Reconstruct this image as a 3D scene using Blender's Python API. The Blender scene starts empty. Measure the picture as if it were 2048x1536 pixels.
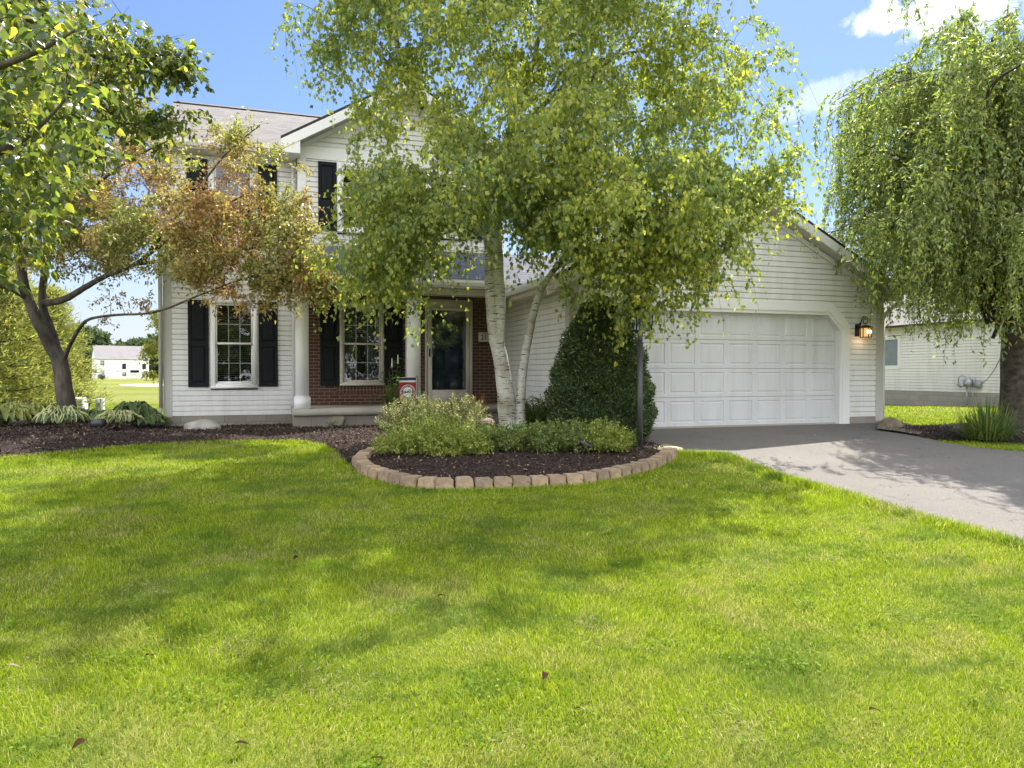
import bpy, bmesh, math, random
import numpy as np
from mathutils import Vector, Matrix
rad=math.radians
# ---------------------------------------------------------------- camera, world, sun
sc=bpy.context.scene
TH=rad(18); PT=math.atan(23/1450); FP=1450.; CH=1.0
s_,c_=math.sin,math.cos
Fv=Vector((s_(TH)*c_(PT),c_(TH)*c_(PT),-s_(PT))); Rv=Vector((c_(TH),-s_(TH),0)); Uv=Vector((s_(TH)*s_(PT),c_(TH)*s_(PT),c_(PT)))
cd=bpy.data.cameras.new("camera"); cam=bpy.data.objects.new("camera",cd); sc.collection.objects.link(cam)
cam.location=(0,0,CH); cam.rotation_euler=(rad(90)-PT,0,-TH)
cd.sensor_width=36; cd.lens=FP/2048*36; cd.clip_end=3000; cd.clip_start=.05
sc.camera=cam
SUN_EL=58; SUN_AZ=(.62,.785)
w=bpy.data.worlds.new("World"); sc.world=w; w.use_nodes=True
nt=w.node_tree; N=nt.nodes; Lk=nt.links; N.clear()
wo=N.new('ShaderNodeOutputWorld'); bg=N.new('ShaderNodeBackground'); sky=N.new('ShaderNodeTexSky')
sky.sky_type='NISHITA'; sky.sun_disc=False; sky.sun_elevation=rad(SUN_EL); sky.sun_rotation=math.atan2(SUN_AZ[0],SUN_AZ[1])
sky.air_density=1.0; sky.dust_density=.6; sky.ozone_density=2.2
bg.inputs[1].default_value=.10
tc=N.new('ShaderNodeTexCoord')
def cloud_blob(prev,d,radius,seed,amt):
    # a puff of cloud round a direction of the sky
    nz=N.new('ShaderNodeTexNoise'); nz.inputs['Scale'].default_value=19; nz.inputs['Detail'].default_value=9; nz.inputs['Roughness'].default_value=.58; nz.inputs['Distortion'].default_value=.3
    ad=N.new('ShaderNodeVectorMath'); ad.operation='ADD'; ad.inputs[1].default_value=(seed,seed*1.7,0)
    Lk.new(tc.outputs['Generated'],ad.inputs[0]); Lk.new(ad.outputs[0],nz.inputs['Vector'])
    sb=N.new('ShaderNodeVectorMath'); sb.operation='SUBTRACT'; sb.inputs[1].default_value=d
    Lk.new(tc.outputs['Generated'],sb.inputs[0])
    ml=N.new('ShaderNodeVectorMath'); ml.operation='MULTIPLY'; ml.inputs[1].default_value=(1,1,1.7); Lk.new(sb.outputs[0],ml.inputs[0])
    ln=N.new('ShaderNodeVectorMath'); ln.operation='LENGTH'; Lk.new(ml.outputs[0],ln.inputs[0])
    m1=N.new('ShaderNodeMath'); m1.operation='DIVIDE'; m1.inputs[1].default_value=radius; Lk.new(ln.outputs['Value'],m1.inputs[0])
    m2=N.new('ShaderNodeMath'); m2.operation='SUBTRACT'; cn=N.new('ShaderNodeMath'); cn.operation='MULTIPLY_ADD'; cn.inputs[1].default_value=2.6; cn.inputs[2].default_value=-.72; Lk.new(nz.outputs['Fac'],cn.inputs[0]); Lk.new(cn.outputs[0],m2.inputs[0])
    m3=N.new('ShaderNodeMath'); m3.operation='MULTIPLY'; m3.inputs[1].default_value=.5; Lk.new(m1.outputs[0],m3.inputs[0]); Lk.new(m3.outputs[0],m2.inputs[1])
    mr=N.new('ShaderNodeMapRange'); mr.interpolation_type='SMOOTHSTEP'; mr.inputs[1].default_value=.0; mr.inputs[2].default_value=.42; mr.inputs[4].default_value=amt
    Lk.new(m2.outputs[0],mr.inputs[0])
    mx=N.new('ShaderNodeMix'); mx.data_type='RGBA'; mx.inputs[7].default_value=(6.6,6.8,7.3,1)
    Lk.new(mr.outputs[0],mx.inputs[0]); Lk.new(prev,mx.inputs[6]); return mx.outputs[2]
def raydir(px,py):
    d=Fv+(px-1024)/FP*Rv+(768-py)/FP*Uv; return d
tn=N.new('ShaderNodeMix'); tn.data_type='RGBA'; tn.blend_type='MULTIPLY'; tn.inputs[0].default_value=1; tn.inputs[7].default_value=(.70,.765,.88,1); Lk.new(sky.outputs[0],tn.inputs[6])
sz=N.new('ShaderNodeSeparateXYZ'); Lk.new(tc.outputs['Generated'],sz.inputs[0])
hr=N.new('ShaderNodeMapRange'); hr.inputs[1].default_value=.30; hr.inputs[2].default_value=-.02; hr.inputs[3].default_value=0; hr.inputs[4].default_value=1; Lk.new(sz.outputs[2],hr.inputs[0])
hp=N.new('ShaderNodeMath'); hp.operation='POWER'; hp.inputs[1].default_value=1.6; Lk.new(hr.outputs[0],hp.inputs[0])
hm=N.new('ShaderNodeMix'); hm.data_type='RGBA'; hm.inputs[7].default_value=(4.1,4.3,5.0,1); Lk.new(hp.outputs[0],hm.inputs[0]); Lk.new(tn.outputs[2],hm.inputs[6]); cl=hm.outputs[2]
for (px,py,r,sd,am) in ((1765,38,.03,1.3,.9),(1925,-12,.058,4.1,.97),(1650,178,.03,2.2,.4),(1560,222,.022,6.2,.4),(2150,-60,.09,9.2,.95),(-500,260,.16,5.5,.6)):
    cl=cloud_blob(cl,tuple(raydir(px,py).normalized()),r,sd,am)
# unseen broken cloud added behind the camera as fill for the shaded house front
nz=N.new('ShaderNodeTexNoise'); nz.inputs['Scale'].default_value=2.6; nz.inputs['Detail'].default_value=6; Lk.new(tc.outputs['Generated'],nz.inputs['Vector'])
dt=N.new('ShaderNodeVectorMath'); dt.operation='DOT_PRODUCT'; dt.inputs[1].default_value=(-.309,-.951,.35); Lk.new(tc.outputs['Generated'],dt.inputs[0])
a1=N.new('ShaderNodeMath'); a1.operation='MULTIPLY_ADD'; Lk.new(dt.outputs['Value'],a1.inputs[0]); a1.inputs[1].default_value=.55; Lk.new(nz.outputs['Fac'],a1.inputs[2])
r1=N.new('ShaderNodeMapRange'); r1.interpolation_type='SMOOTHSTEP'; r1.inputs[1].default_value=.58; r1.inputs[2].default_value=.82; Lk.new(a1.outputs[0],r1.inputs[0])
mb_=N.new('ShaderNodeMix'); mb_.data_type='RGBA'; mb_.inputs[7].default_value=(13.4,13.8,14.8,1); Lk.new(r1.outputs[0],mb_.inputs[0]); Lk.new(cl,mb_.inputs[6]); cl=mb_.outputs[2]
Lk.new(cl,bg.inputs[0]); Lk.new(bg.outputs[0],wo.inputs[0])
sl=bpy.data.lights.new("sun",'SUN'); sl.energy=5.0; sl.angle=rad(.55); sl.color=(1,.95,.86)
sun=bpy.data.objects.new("sun",sl); sc.collection.objects.link(sun)
ce=c_(rad(SUN_EL)); sun.rotation_euler=Vector((-SUN_AZ[0]*ce,-SUN_AZ[1]*ce,-s_(rad(SUN_EL)))).to_track_quat('-Z','Y').to_euler()
sun.location=(6,8,20)
vs=sc.view_settings; vs.view_transform='Standard'; vs.look='None'; vs.gamma=1; vs.use_curve_mapping=False; vs.exposure=1.05
# ---------------------------------------------------------------- coordinate helpers
def atY(px,py,Y):
    d=raydir(px,py); t=Y/d.y; return Vector((d.x*t,Y,CH+d.z*t))
def D(px,py,dep):
    d=raydir(px,py); return Vector((0,0,CH))+d*dep
GY=[-60,-2,2,10,11.5,13,15,17,22,60,200,700]; GZ=[-1.1,-.62,-.5,-.05,0,-.01,-.085,-.09,-.27,-.4,-.66,-.9]
def g(y): return np.interp(y,GY,GZ)
def G(px,py,off=0.):
    d=raydir(px,py); t=5.
    for _ in range(40): t=max(.5,(CH-(float(g(d.y*t))+off))/-d.z) if d.z<-1e-4 else 300
    return Vector((d.x*t,d.y*t,float(g(d.y*t))+off))
def dG(px,dep,off=0.):
    'ground point under picture column px at a distance'
    d=raydir(px,768); x,y=d.x*dep,d.y*dep; return Vector((x,y,float(g(y))+off))
rng=np.random.default_rng(7); random.seed(7)
# ---------------------------------------------------------------- object helpers
WL={}
def tag(o,label=None,cat=None,group=None,kind=None):
    if label: o['label']=label
    if cat: o['category']=cat
    if group: o['group']=group
    if kind: o['kind']=kind
    return o
def empty(name,loc,label,cat,group=None,rz=0):
    o=bpy.data.objects.new(name,None); sc.collection.objects.link(o); o.location=loc; o.rotation_euler=(0,0,rz)
    o.empty_display_size=.2; WL[o]=Vector(loc); return tag(o,label,cat,group)
def mesh_np(name,V,F,mat,parent=None,uv=None,smooth=False,local=False,origin=None):
    """V (n,3); F list of int arrays (m,k)."""
    V=np.asarray(V,dtype=np.float64)
    if parent is not None and not local: V=V-np.array(WL[parent])
    loc=None
    if parent is None and not local:
        if origin is None: o_=np.array([(V[:,0].min()+V[:,0].max())/2,(V[:,1].min()+V[:,1].max())/2,V[:,2].min()])
        else: o_=np.array(origin)
        V=V-o_; loc=o_
    me=bpy.data.meshes.new(name)
    if not isinstance(F,(list,tuple)): F=[F]
    F=[np.asarray(f) for f in F if len(f)]
    me.vertices.add(len(V)); me.vertices.foreach_set('co',V.astype(np.float32).ravel())
    loops=np.concatenate([f.ravel() for f in F]).astype(np.int32); tot=np.concatenate([np.full(len(f),f.shape[1]) for f in F]).astype(np.int32)
    me.loops.add(len(loops)); me.loops.foreach_set('vertex_index',loops)
    me.polygons.add(len(tot)); me.polygons.foreach_set('loop_start',(np.cumsum(tot)-tot).astype(np.int32))
    if smooth: me.polygons.foreach_set('use_smooth',np.ones(len(tot),dtype=bool))
    me.update(calc_edges=True)
    if uv is not None:
        l=me.uv_layers.new(name='uv'); l.data.foreach_set('uv',np.asarray(uv,dtype=np.float32)[loops].ravel())
    me.materials.append(mat)
    o=bpy.data.objects.new(name,me); sc.collection.objects.link(o)
    if parent is not None: o.parent=parent; WL[o]=WL.get(parent,Vector((0,0,0)))
    else:
        if loc is not None: o.location=loc
        WL[o]=Vector(o.location)
    return o
class MB:
    def __init__(s): s.v=[]; s.f=[]; s.uv=[]
    def vs(s,pts,uvs=None):
        n=len(s.v); s.v+= [tuple(p) for p in pts]; s.uv+= list(uvs) if uvs else [(0,0)]*len(pts); return n
    def quad(s,a,b,c,d,uvs=None):
        n=s.vs((a,b,c,d),uvs); s.f.append((n,n+1,n+2,n+3))
    def poly(s,pts,uvs=None):
        n=s.vs(pts,uvs); s.f.append(tuple(range(n,n+len(pts))))
    def box(s,x0,y0,z0,x1,y1,z1):
        P=[(x0,y0,z0),(x1,y0,z0),(x1,y1,z0),(x0,y1,z0),(x0,y0,z1),(x1,y0,z1),(x1,y1,z1),(x0,y1,z1)]
        for q in ((0,1,5,4),(1,2,6,5),(2,3,7,6),(3,0,4,7),(4,5,6,7),(3,2,1,0)):
            a=[P[i] for i in q]
            if q in((0,1,5,4),(2,3,7,6)): u=[(p[0],p[2]) for p in a]
            elif q in((1,2,6,5),(3,0,4,7)): u=[(p[1],p[2]) for p in a]
            else: u=[(p[0],p[1]) for p in a]
            s.quad(*a,uvs=u)
        return s
    def obox(s,c,ax,ay,az):
        c,ax,ay,az=map(Vector,(c,ax,ay,az))
        P=[c+i*ax+j*ay+k*az for k in(-1,1) for (i,j) in((-1,-1),(1,-1),(1,1),(-1,1))]
        n=s.vs(P)
        for q in ((0,1,5,4),(1,2,6,5),(2,3,7,6),(3,0,4,7),(4,5,6,7),(3,2,1,0)): s.f.append(tuple(n+i for i in q))
        return s
    def tube(s,pts,r,ns=8,cap=True):
        pts=[Vector(p) for p in pts]; m=len(pts); r=[r]*m if not hasattr(r,'__len__') else r
        up=None; rings=[]
        for i,p in enumerate(pts):
            t=(pts[min(i+1,m-1)]-pts[max(i-1,0)]).normalized()
            if up is None: up=t.orthogonal().normalized()
            up=(up-t*up.dot(t)).normalized(); b=t.cross(up)
            rings.append(s.vs([p+r[i]*(math.cos(2*math.pi*k/ns)*up+math.sin(2*math.pi*k/ns)*b) for k in range(ns)]))
        for a,b in zip(rings,rings[1:]):
            for k in range(ns): s.f.append((a+k,a+(k+1)%ns,b+(k+1)%ns,b+k))
        if cap: s.f.append(tuple(rings[0]+k for k in range(ns))[::-1]); s.f.append(tuple(rings[-1]+k for k in range(ns)))
        return s
    def slab(s,p,th,uvo=(0,0)):
        """planar quad p[0..3] (p0->p1 = run along, p0->p3 = up the slope), thickness downwards"""
        p=[Vector(a) for a in p]; n=(p[1]-p[0]).cross(p[3]-p[0]).normalized()
        if n.z<0: n=-n
        u=(p[1]-p[0]).normalized(); v=(p[3]-p[0]); v=(v-u*v.dot(u)).normalized()
        uv=[((a-p[0]).dot(u)+uvo[0],(a-p[0]).dot(v)+uvo[1]) for a in p]
        q=[a-n*th for a in p]
        s.quad(*p,uvs=uv); s.quad(q[3],q[2],q[1],q[0])
        for i in range(4): j=(i+1)%4; s.quad(p[j],p[i],q[i],q[j])
        return s
    def build(s,name,mat,parent=None,smooth=False,bevel=0,local=False,fix=True):
        by={}
        for f in s.f: by.setdefault(len(f),[]).append(f)
        o=mesh_np(name,np.array(s.v,dtype=float),[np.array(f) for f in by.values()],mat,parent,uv=s.uv,smooth=smooth,local=local)
        if fix or bevel:
            bm=bmesh.new(); bm.from_mesh(o.data)
            if bevel: bmesh.ops.remove_doubles(bm,verts=bm.verts,dist=1e-5)
            bmesh.ops.recalc_face_normals(bm,faces=bm.faces)
            if bevel: bmesh.ops.bevel(bm,geom=[e for e in bm.edges],offset=bevel,segments=2,affect='EDGES',clamp_overlap=True)
            bm.to_mesh(o.data); bm.free()
        return o
def copy_tree(o,parent=None):
    c=o.copy(); sc.collection.objects.link(c); WL[c]=Vector(o.location)
    if parent: c.parent=parent
    for ch in list(o.children): copy_tree(ch,c)
    return c
# ---------------------------------------------------------------- materials
def newmat(name):
    m=bpy.data.materials.new(name); m.use_nodes=True; return m,m.node_tree.nodes,m.node_tree.links,m.node_tree.nodes['Principled BSDF']
def mixc(n,l,fac,a,b,t='MIX'):
    mx=n.new('ShaderNodeMix'); mx.data_type='RGBA'; mx.blend_type=t
    for i,v in ((0,fac),(6,a),(7,b)):
        if hasattr(v,'links'): l.new(v,mx.inputs[i])
        elif i==0: mx.inputs[0].default_value=v
        else: mx.inputs[i].default_value=(*v[:3],1)
    return mx.outputs[2]
def noise(n,l,scale,detail=4,coord='Object',rough=.55,vec=None,stretch=None):
    z=n.new('ShaderNodeTexNoise'); z.inputs['Scale'].default_value=scale; z.inputs['Detail'].default_value=detail; z.inputs['Roughness'].default_value=rough
    if vec is None:
        t=n.new('ShaderNodeTexCoord'); vec=t.outputs[coord]
    if stretch:
        mp=n.new('ShaderNodeMapping'); mp.inputs['Scale'].default_value=stretch; l.new(vec,mp.inputs[0]); vec=mp.outputs[0]
    l.new(vec,z.inputs['Vector']); return z.outputs['Fac']
def ramp(n,l,fac,stops):
    r=n.new('ShaderNodeValToRGB'); e=r.color_ramp.elements
    while len(e)<len(stops): e.new(.5)
    for x,(p,c) in zip(e,stops): x.position=p; x.color=(*c[:3],1)
    l.new(fac,r.inputs[0]); return r.outputs[0]
def bump(n,l,b,h,strength=.3,dist=.01):
    bp=n.new('ShaderNodeBump'); bp.inputs['Strength'].default_value=strength; bp.inputs['Distance'].default_value=dist
    l.new(h,bp.inputs['Height']); l.new(bp.outputs[0],b.inputs['Normal']); return bp
def simple(name,col,rough=.5,var=.12,scale=3,metal=0,bmp=0,bscale=60,spec=.5,dark=None):
    m,n,l,b=newmat(name); b.inputs['Roughness'].default_value=rough; b.inputs['Metallic'].default_value=metal; b.inputs['Specular IOR Level'].default_value=spec
    c0=tuple(x*(1-var) for x in col); c1=tuple(min(1,x*(1+var)) for x in col)
    f=noise(n,l,scale,6); col_=ramp(n,l,f,[(.3,dark or c0),(.5,col),(.72,c1)]); l.new(col_,b.inputs['Base Color'])
    if bmp: bump(n,l,b,noise(n,l,bscale,5),bmp,.01)
    return m
M={}
def mult(c,k): return tuple(min(1,a*k) for a in c)
M['siding']=simple('vinyl_siding',(.80,.79,.765),.42,.035,.8,bmp=.05,bscale=25)
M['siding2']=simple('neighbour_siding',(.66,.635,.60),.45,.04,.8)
M['trim']=simple('white_trim',(.82,.81,.79),.4,.03,1.5)
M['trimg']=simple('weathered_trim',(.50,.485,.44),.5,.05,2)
M['door']=simple('garage_door_paint',(.64,.645,.65),.38,.025,1.2,bmp=.08,bscale=180)
M['beige']=simple('almond_frame',(.62,.57,.49),.45,.04,2)
M['shutter']=simple('black_shutter',(.008,.010,.013),.6,.25,5,bmp=.15,bscale=120,spec=.22)
M['black']=simple('black_metal',(.012,.012,.013),.4,.3,10)
M['dkgrey']=simple('dark_grey_plastic',(.045,.045,.048),.45,.2,8)
M['grey']=simple('galvanised_grey',(.32,.33,.34),.4,.1,6,metal=.3)
M['green']=simple('green_grey_enamel',(.23,.27,.25),.5,.08,4)
M['alum']=simple('white_aluminium',(.78,.77,.75),.3,.03,2)
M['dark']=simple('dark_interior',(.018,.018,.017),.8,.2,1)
M['navy']=simple('blue_door_paint',(.05,.065,.095),.35,.1,3)
M['concrete']=simple('concrete',(.36,.33,.28),.85,.16,2.2,bmp=.25,bscale=70)
M['block']=None
M['boulder']=simple('grey_boulder',(.36,.34,.30),.85,.25,5,bmp=.5,bscale=30)
M['rockbrown']=simple('brown_rock',(.20,.15,.11),.9,.3,6,bmp=.6,bscale=25)
M['moss']=simple('mossy_slab',(.24,.22,.16),.9,.35,9,bmp=.6,bscale=30,dark=(.07,.09,.035))
M['pave']=simple('tan_flagstone',(.52,.41,.28),.85,.15,4,bmp=.3,bscale=50)
def block_mat(name,c1,c2,mort,bw,rh,ms,rough=.85,bdist=.004,offs=.5,bias=0.):
    m,n,l,b=newmat(name); b.inputs['Roughness'].default_value=rough
    u=n.new('ShaderNodeUVMap'); bt=n.new('ShaderNodeTexBrick'); l.new(u.outputs[0],bt.inputs['Vector'])
    bt.inputs['Scale'].default_value=1; bt.inputs['Brick Width'].default_value=bw; bt.inputs['Row Height'].default_value=rh
    bt.inputs['Mortar Size'].default_value=ms; bt.inputs['Mortar Smooth'].default_value=.15; bt.offset=offs; bt.inputs['Bias'].default_value=bias
    bt.inputs['Color1'].default_value=(*c1,1); bt.inputs['Color2'].default_value=(*c2,1); bt.inputs['Mortar'].default_value=(*mort,1)
    f=noise(n,l,26,6,vec=u.outputs[0]); f2=noise(n,l,1.7,3,vec=u.outputs[0])
    col=mixc(n,l,f,mixc(n,l,.32,bt.outputs[0],(0,0,0),'MIX'),bt.outputs[0])
    col=mixc(n,l,f2,mixc(n,l,.25,col,(.02,.02,.02)),col)
    l.new(col,b.inputs['Base Color'])
    iv=n.new('ShaderNodeMath'); iv.operation='SUBTRACT'; iv.inputs[0].default_value=1; l.new(bt.outputs['Fac'],iv.inputs[1])
    ad=n.new('ShaderNodeMath'); ad.operation='MULTIPLY_ADD'; l.new(f,ad.inputs[0]); ad.inputs[1].default_value=.35; l.new(iv.outputs[0],ad.inputs[2])
    bump(n,l,b,ad.outputs[0],.6,bdist); return m
M['brick']=block_mat('red_brown_brick',(.085,.034,.022),(.135,.058,.036),(.34,.27,.19),.2032,.0677,.0052)
M['soldier']=block_mat('soldier_brick',(.085,.034,.022),(.135,.058,.036),(.34,.27,.19),.0677,.215,.0052,offs=0)
M['block']=block_mat('concrete_block',(.33,.30,.25),(.42,.38,.32),(.25,.23,.2),.40,.20,.006)
def shingle(name,c1,c2):
    m=block_mat(name,c1,c2,c1,.23,.14,.0,.9,.006,bias=-.1); n,l=m.node_tree.nodes,m.node_tree.links; b=n['Principled BSDF']
    u=n.new('ShaderNodeUVMap'); sp=n.new('ShaderNodeSeparateXYZ'); l.new(u.outputs[0],sp.inputs[0])
    d=n.new('ShaderNodeMath'); d.operation='DIVIDE'; l.new(sp.outputs[1],d.inputs[0]); d.inputs[1].default_value=.14
    ad=n.new('ShaderNodeMath'); ad.operation='MULTIPLY_ADD'; l.new(noise(n,l,9,2,vec=u.outputs[0]),ad.inputs[0]); ad.inputs[1].default_value=.16; l.new(d.outputs[0],ad.inputs[2])
    fr=n.new('ShaderNodeMath'); fr.operation='FRACT'; l.new(ad.outputs[0],fr.inputs[0])
    ln=ramp(n,l,fr.outputs[0],[(0,(1,1,1)),(.09,(1,1,1)),(.16,(0,0,0))]); old=b.inputs['Base Color'].links[0].from_socket
    l.new(mixc(n,l,ln,old,mult(c1,.22)),b.inputs['Base Color']); bump(n,l,b,fr.outputs[0],.5,.008)
    return m
M['roof_tan']=shingle('weathered_tan_shingles',(.17,.155,.148),(.24,.222,.21))
M['roof_blue']=shingle('blue_grey_shingles',(.115,.125,.165),(.17,.18,.225))
M['roof_far']=simple('far_roof',(.22,.205,.205),.9,.1,.6)
M['white_far']=simple('far_white_siding',(.86,.85,.80),.6,.03,.5)
def glass(name,refl=1.1,tint=(.62,.66,.64)):
    m,n,l,b=newmat(name); n.remove(b); out=n['Material Output']
    lw=n.new('ShaderNodeLayerWeight'); lw.inputs[0].default_value=.5; pw=n.new('ShaderNodeMath'); pw.operation='POWER'; pw.inputs[1].default_value=5; l.new(lw.outputs['Facing'],pw.inputs[0])
    ad=n.new('ShaderNodeMath'); ad.operation='MULTIPLY_ADD'; ad.inputs[1].default_value=.9; ad.inputs[2].default_value=.075*refl; ad.use_clamp=True; l.new(pw.outputs[0],ad.inputs[0])
    tr=n.new('ShaderNodeBsdfTransparent'); tr.inputs[0].default_value=(*tint,1); gl=n.new('ShaderNodeBsdfGlossy'); gl.inputs['Roughness'].default_value=.02
    gl.inputs[0].default_value=(.95,.97,1,1)
    bp=n.new('ShaderNodeBump'); bp.inputs['Strength'].default_value=.08; bp.inputs['Distance'].default_value=.02; l.new(noise(n,l,3.5,2),bp.inputs['Height']); l.new(bp.outputs[0],gl.inputs['Normal'])
    mx=n.new('ShaderNodeMixShader'); l.new(ad.outputs[0],mx.inputs[0]); l.new(tr.outputs[0],mx.inputs[1]); l.new(gl.outputs[0],mx.inputs[2]); l.new(mx.outputs[0],out.inputs[0]); return m
M['glass']=glass('window_glass'); M['glassdoor']=glass('storm_glass',1.8,(.85,.9,.92))
M['blind']=simple('blind_slats',(.16,.165,.14),.6,.05,3)
M['curtain']=simple('sheer_curtain',(.14,.145,.14),.8,.2,8)
def emis(name,col,st):
    m,n,l,b=newmat(name); b.inputs['Base Color'].default_value=(*col,1); b.inputs['Emission Color'].default_value=(*col,1); b.inputs['Emission Strength'].default_value=st; b.inputs['Roughness'].default_value=.6; return m
M['lampglass']=emis('lit_amber_glass',(1,.55,.2),.3); M['bulb']=emis('lit_bulb',(1,.8,.5),3)
M['frost']=simple('seeded_glass',(.55,.53,.45),.3,.1,6)
def leafmat(name,stops,trans,tfac=.5,rough=.5,spec=.35,pos=None):
    """stops: leaf colours by random island; trans: light-through multiplier colour"""
    m,n,l,b=newmat(name); out=n['Material Output']
    ge=n.new('ShaderNodeNewGeometry'); r=ge.outputs['Random Per Island']
    col=ramp(n,l,r,stops)
    if pos:   # slow drift of leaf colour through the crown
        f=noise(n,l,pos[0],2); col=mixc(n,l,ramp(n,l,f,[(.4,(0,0,0)),(.6,(1,1,1))]),col,ramp(n,l,r,pos[1]))
    b.inputs['Roughness'].default_value=rough; b.inputs['Specular IOR Level'].default_value=spec
    l.new(col,b.inputs['Base Color'])
    tl=n.new('ShaderNodeBsdfTranslucent'); l.new(mixc(n,l,1,col,trans,'MULTIPLY'),tl.inputs[0])
    mx=n.new('ShaderNodeMixShader'); mx.inputs[0].default_value=tfac; l.new(b.outputs[0],mx.inputs[1]); l.new(tl.outputs[0],mx.inputs[2]); l.new(mx.outputs[0],out.inputs[0]); return m
BI=[(0,(.11,.155,.065)),(.4,(.17,.225,.085)),(.75,(.235,.285,.09)),(.94,(.34,.36,.08)),(1,(.52,.47,.08))]
M['birchleaf']=leafmat('birch_leaves',BI,(2.2,2.3,1.3),.5,.42,.5,pos=(.42,[(0,(.15,.19,.055)),(.5,(.235,.275,.065)),(.85,(.34,.35,.06)),(1,(.54,.48,.07))]))  # second ramp paints sunlit yellowing into the birch leaf colour
M['crableaf']=leafmat('bronze_and_green_leaves',[(0,(.13,.17,.055)),(.5,(.21,.235,.075)),(1,(.36,.35,.12))],(2.0,2.0,1.2),.45,.38,.6,
    pos=(.55,[(0,(.19,.11,.07)),(.4,(.32,.19,.10)),(.7,(.44,.26,.11)),(1,(.30,.28,.10))]))
M['nearleaf']=leafmat('pear_leaves',[(0,(.045,.07,.03)),(.45,(.085,.11,.038)),(.8,(.17,.19,.045)),(1,(.38,.34,.06))],(2.4,2.6,1.2),.5,.3,.6)
M['cherryleaf']=leafmat('cherry_leaves',[(0,(.13,.17,.07)),(.5,(.20,.25,.09)),(.86,(.30,.345,.10)),(1,(.52,.48,.08))],(2.1,2.3,1.2),.42,.36,.55)
M['yew']=leafmat('yew_needles',[(0,(.028,.052,.022)),(.55,(.06,.10,.035)),(.88,(.12,.17,.05)),(1,(.30,.33,.10))],(1.3,1.4,1),.2,.4,.45)
M['spirea']=leafmat('spirea_leaves',[(0,(.085,.125,.045)),(.5,(.145,.195,.06)),(.9,(.24,.28,.085)),(1,(.38,.36,.12))],(1.9,2,1.2),.4,.5,.3)
M['spirealight']=leafmat('yellow_spirea_leaves',[(0,(.12,.16,.04)),(.5,(.22,.26,.06)),(1,(.42,.42,.11))],(1.9,2,1.2),.4,.5,.3)
M['varieg']=leafmat('variegated_leaves',[(0,(.10,.13,.04)),(.55,(.21,.23,.085)),(.72,(.36,.36,.17)),(1,(.55,.52,.30))],(1.3,1.3,1),.35,.5,.3)
M['perennial']=leafmat('perennial_leaves',[(0,(.06,.10,.03)),(.6,(.10,.15,.04)),(1,(.17,.21,.06))],(2,2.2,1.2),.4,.5,.3)
M['whiteflower']=simple('white_flower_spike',(.62,.60,.56),.7,.15,20)
M['pinkflower']=simple('faded_pink_flowers',(.50,.33,.25),.8,.2,20)
M['pine']=leafmat('pine_needles',[(0,(.13,.155,.045)),(.5,(.20,.215,.06)),(1,(.32,.31,.09))],(1.9,1.9,1.2),.45,.6,.2)
M['fartree']=leafmat('distant_leaves',[(0,(.055,.08,.04)),(.6,(.085,.115,.05)),(1,(.13,.16,.06))],(1.5,1.6,1.2),.35,.7,.2)
M['yellowtree']=leafmat('yellow_green_leaves',[(0,(.16,.19,.04)),(.6,(.25,.27,.06)),(1,(.36,.34,.08))],(1.9,1.9,1.2),.5,.5,.3)
M['dry']=leafmat('dry_stems',[(0,(.22,.11,.05)),(1,(.35,.2,.09))],(1.2,1.1,1),.2,.7,.2)
M['blade']=leafmat('long_blades',[(0,(.05,.085,.025)),(.6,(.09,.135,.035)),(1,(.20,.22,.07))],(2,2.1,1.2),.4,.45,.4)
def barkmat(name,kind):
    m,n,l,b=newmat(name); b.inputs['Roughness'].default_value=.85
    if kind=='birch':
        f=noise(n,l,2.2,4,stretch=(1,1,1.2)); f2=noise(n,l,7,7,stretch=(1,1,7)); f3=noise(n,l,34,5)
        base=ramp(n,l,f,[(.33,(.30,.27,.19)),(.48,(.55,.53,.47)),(.7,(.72,.71,.67))])
        mk=ramp(n,l,f2,[(.37,(0,0,0)),(.44,(1,1,1))]); c=mixc(n,l,mk,(.05,.042,.03),base)
        c=mixc(n,l,ramp(n,l,f3,[(.35,(.35,.35,.35)),(.6,(1,1,1))]),mixc(n,l,.5,c,(.12,.11,.05)),c); l.new(c,b.inputs['Base Color']); bump(n,l,b,f2,.7,.02)
    else:
        cs={'grey':((.022,.017,.013),(.062,.051,.039),(.12,.10,.075)),'cherry':((.022,.017,.012),(.062,.05,.036),(.12,.10,.075)),'twig':((.03,.022,.016),(.06,.045,.03),(.1,.075,.05)),'limb':((.07,.055,.04),(.14,.11,.08),(.24,.2,.16))}[kind]
        f=noise(n,l,9,7,stretch=(1,1,.35) if kind=='grey' else (1,1,1.6)); c=ramp(n,l,f,[(.3,cs[0]),(.5,cs[1]),(.72,cs[2])]); l.new(c,b.inputs['Base Color']); bump(n,l,b,noise(n,l,28,6,stretch=(1,1,.4)),.9,.02)
    return m
for k in('birch','grey','cherry','twig','limb'): M['bark_'+k]=barkmat(k+'_bark',k)
def groundmat():
    m,n,l,b=newmat('lawn_ground'); b.inputs['Roughness'].default_value=.95; b.inputs['Specular IOR Level'].default_value=.1
    f=noise(n,l,.6,4); f2=noise(n,l,70,4); f3=noise(n,l,.045,3)
    c=ramp(n,l,f,[(.3,(.13,.165,.028)),(.5,(.18,.21,.036)),(.7,(.24,.25,.055))])
    c=mixc(n,l,ramp(n,l,f3,[(.42,(0,0,0)),(.6,(1,1,1))]),c,(.27,.27,.075))
    c=mixc(n,l,ramp(n,l,f2,[(.3,(0,0,0)),(.7,(1,1,1))]),mixc(n,l,.55,c,(.045,.05,.015)),c)
    l.new(c,b.inputs['Base Color']); bump(n,l,b,f2,.8,.03); return m
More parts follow.
